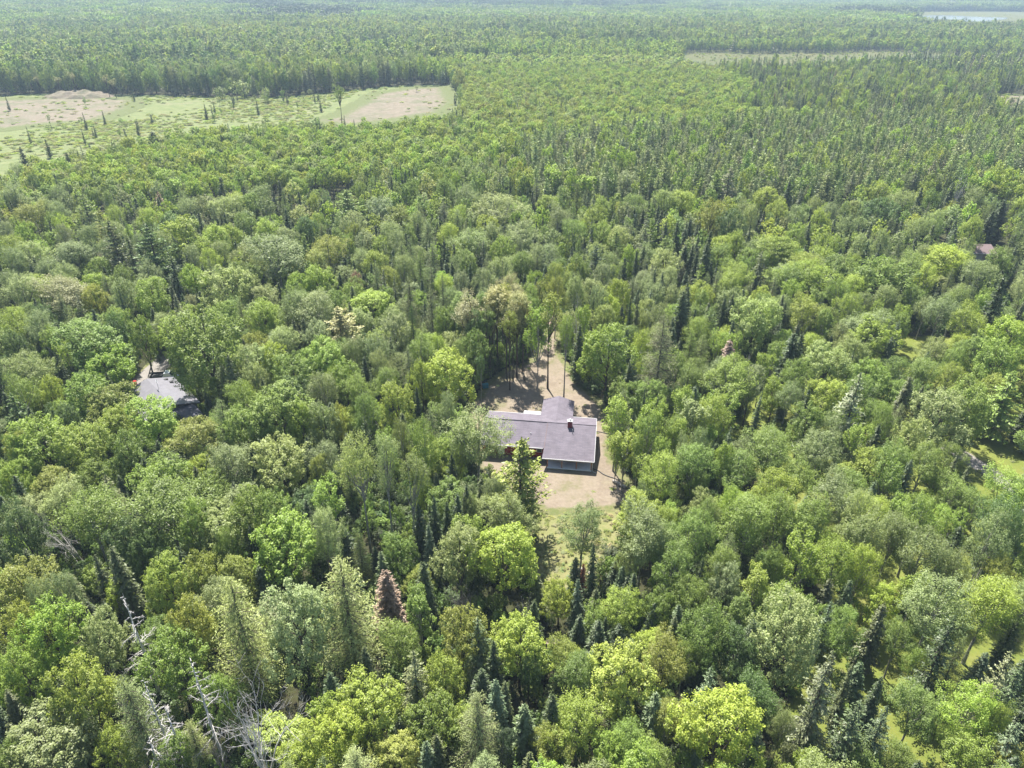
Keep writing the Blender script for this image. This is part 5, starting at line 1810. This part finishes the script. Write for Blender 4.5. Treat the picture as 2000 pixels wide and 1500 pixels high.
x, y, _ = at(296, 714)
up = empty('utility_pole', (x, y, 0), .4)
tag(up, 'Slim pale utility pole with a transformer can beside the gravel drive', 'utility pole')
MB().tube([(0, 0, 0), (0, 0, 4.5), (0, 0, 9.0)], [.16, .13, .1], 10).build('pole', simple('pole_wood', (.42, .39, .35), .8), up, smooth=True)
MB().tube([(.25, 0, 6.2), (.25, 0, 6.95)], .2, 12).build('transformer', m_metal, up, smooth=False)
MB().box((0, 0, 8.6), (.5, .1, .1)).build('crossarm', m_wood, up)
MB().box((.2, .1, 7.6), (.5, .08, .08)).build('bracket', m_wood, up)
wmat = simple('cable', (.35, .35, .36), .5)
for k, (u1, v1, z1, z2) in enumerate(((318, 628, 9, 8.9), (322, 642, 7.5, 7.4))):
    a = Vector((0, 0, z2))
    wx, wy, _ = at(u1, v1, z1)
    b = Matrix.Rotation(-.4, 3, 'Z') @ Vector((wx - x, wy - y, z1))
    pts = [a.lerp(b, s) - Vector((0, 0, 1.2 * s * (1 - s))) for s in np.linspace(0, 1, 9)]
    MB().tube([tuple(p) for p in pts], .02, 4).build('wire', wmat, up)


def pickup(u, v, rz, label):
    x, y, _ = at(u, v)
    root = empty('pickup_truck', (x, y, 0), rz)
    tag(root, label, 'truck')
    MB().box((0, 0, .72), (5.4, 1.9, .5)).build('body', m_paint, root, bevel=.08)
    c = MB()
    c.add([(-.3, -.85, .95), (1.45, -.85, .95), (1.45, .85, .95), (-.3, .85, .95), (-.1, -.72, 1.7), (.9, -.72, 1.7), (.9, .72, 1.7), (-.1, .72, 1.7)],
          [(3, 2, 1, 0), (4, 5, 6, 7), (0, 1, 5, 4), (1, 2, 6, 5), (2, 3, 7, 6), (3, 0, 4, 7)])
    c.build('cab', m_paint, root, bevel=.05)
    MB().slab([(.98, -.68, 1.66), (1.47, -.78, 1.02), (1.47, .78, 1.02), (.98, .68, 1.66)], .04).build('windscreen', m_glass, root)
    b = MB()
    b.box((-1.55, .9, 1.12), (2.3, .08, .36)).box((-1.55, -.9, 1.12), (2.3, .08, .36)).box((-2.66, 0, 1.12), (.08, 1.88, .36)).box((-1.55, 0, .985), (2.2, 1.7, .02))
    b.build('bed', m_black, root)
    for i in (-1, 1):
        for j in (-1, 1):
            w = MB().tube([(i * 1.75, j * .8, .38), (i * 1.75, j * 1.0, .38)], .38, 14).build('wheel', m_tyre, root)
            MB().tube([(i * 1.75, j * .95, .38), (i * 1.75, j * 1.02, .38)], .2, 10).build('rim', m_metal, w)
    for j in (-1, 1):
        MB().box((2.71, j * .7, .8), (.06, .35, .18)).build('headlight', m_glass, root)


pickup(326, 741, radians(8), 'White pickup truck with a black bed parked behind the grey-roofed house')
x, y, _ = at(265, 752)
rb_ = empty('barrel', (x, y, 0))
MB().tube([(0, 0, 0), (0, 0, .1), (0, 0, .45), (0, 0, .8), (0, 0, .9)], [.28, .32, .36, .32, .28], 14).build('drum', m_redp, rb_, smooth=True)
MB().tube([(0, 0, .9), (0, 0, .95)], .2, 12).build('lid', m_redp, rb_)
tag(rb_, 'Red plastic barrel at the left corner of the grey-roofed house', 'barrel')

# garage on the right
def garage():
    x0, y0, _ = at(1905, 495, 2.8); x1, y1, _ = at(1948, 496, 2.8)
    cx, cy_ = (x0 + x1) / 2, (y0 + y1) / 2
    w = math.hypot(x1 - x0, y1 - y0) + 2.5
    root = empty('garage', (cx - 1.0, cy_ + 4.2, 0), atan2(y1 - y0, x1 - x0))
    tag(root, 'Tan garage with a brown shingle roof among the trees on the right', 'garage')
    r = MB()
    for s in (-1, 1):
        r.slab([(-w / 2, 0, 4.2), (w / 2, 0, 4.2), (w / 2, s * 4.2, 2.8), (-w / 2, s * 4.2, 2.8)], .12)
    r.build('roof', m_broof, root)
    MB().box((0, 0, 1.4), (w - .7, 7.6, 2.75)).build('wall', m_tan, root)
    MB().box((0, -4.24, 2.72), (w, .1, .2)).build('gutter', m_white, root)
    MB().box((-.6, -3.83, 1.15), (2.6, .06, 2.2)).build('garage_door', m_white, root)


garage()
# slash mound on the far clearing
mx_, my_, _ = at(155, 189)
r_ = np.random.default_rng(3)
n = 40
gx, gy = np.meshgrid(np.linspace(-1, 1, n), np.linspace(-1, 1, n), indexing='ij')
zz = 3.6 * np.clip(1 - gx ** 2 - gy ** 2, 0, 1) ** .7 * (1 + .35 * np.sin(gx * 9) * np.sin(gy * 7 + 1)) + r_.normal(0, .12, gx.shape) - .3
idx = np.arange(n * n).reshape(n, n)
q = np.stack([idx[:-1, :-1], idx[1:, :-1], idx[1:, 1:], idx[:-1, 1:]], -1).reshape(-1, 4)
o = bpy.data.objects.new('earth_mound', mesh_arrays('earth_mound', np.stack([gx.ravel() * 24 + mx_, gy.ravel() * 12 + my_, zz.ravel()], 1), q, [M_SAND], var=np.ones(n * n), attr='edge'))
link(o)
o['kind'] = 'structure'

# ------------------------------------------------------------------ haze
m, t, out = new_mat('haze_air')
pv = N(t, 'ShaderNodeVolumePrincipled')
pv.inputs['Color'].default_value = (.62, .81, 1, 1)
pv.inputs['Density'].default_value = HAZE
pv.inputs['Anisotropy'].default_value = 0
t.links.new(pv.outputs[0], out.inputs['Volume'])
hb = MB().box((0, 6200, 47), (18200, 15800, 100))
ho = hb.build('haze', m)
ho['kind'] = 'stuff'
ho['label'] = 'Pale summer haze over the far woods'
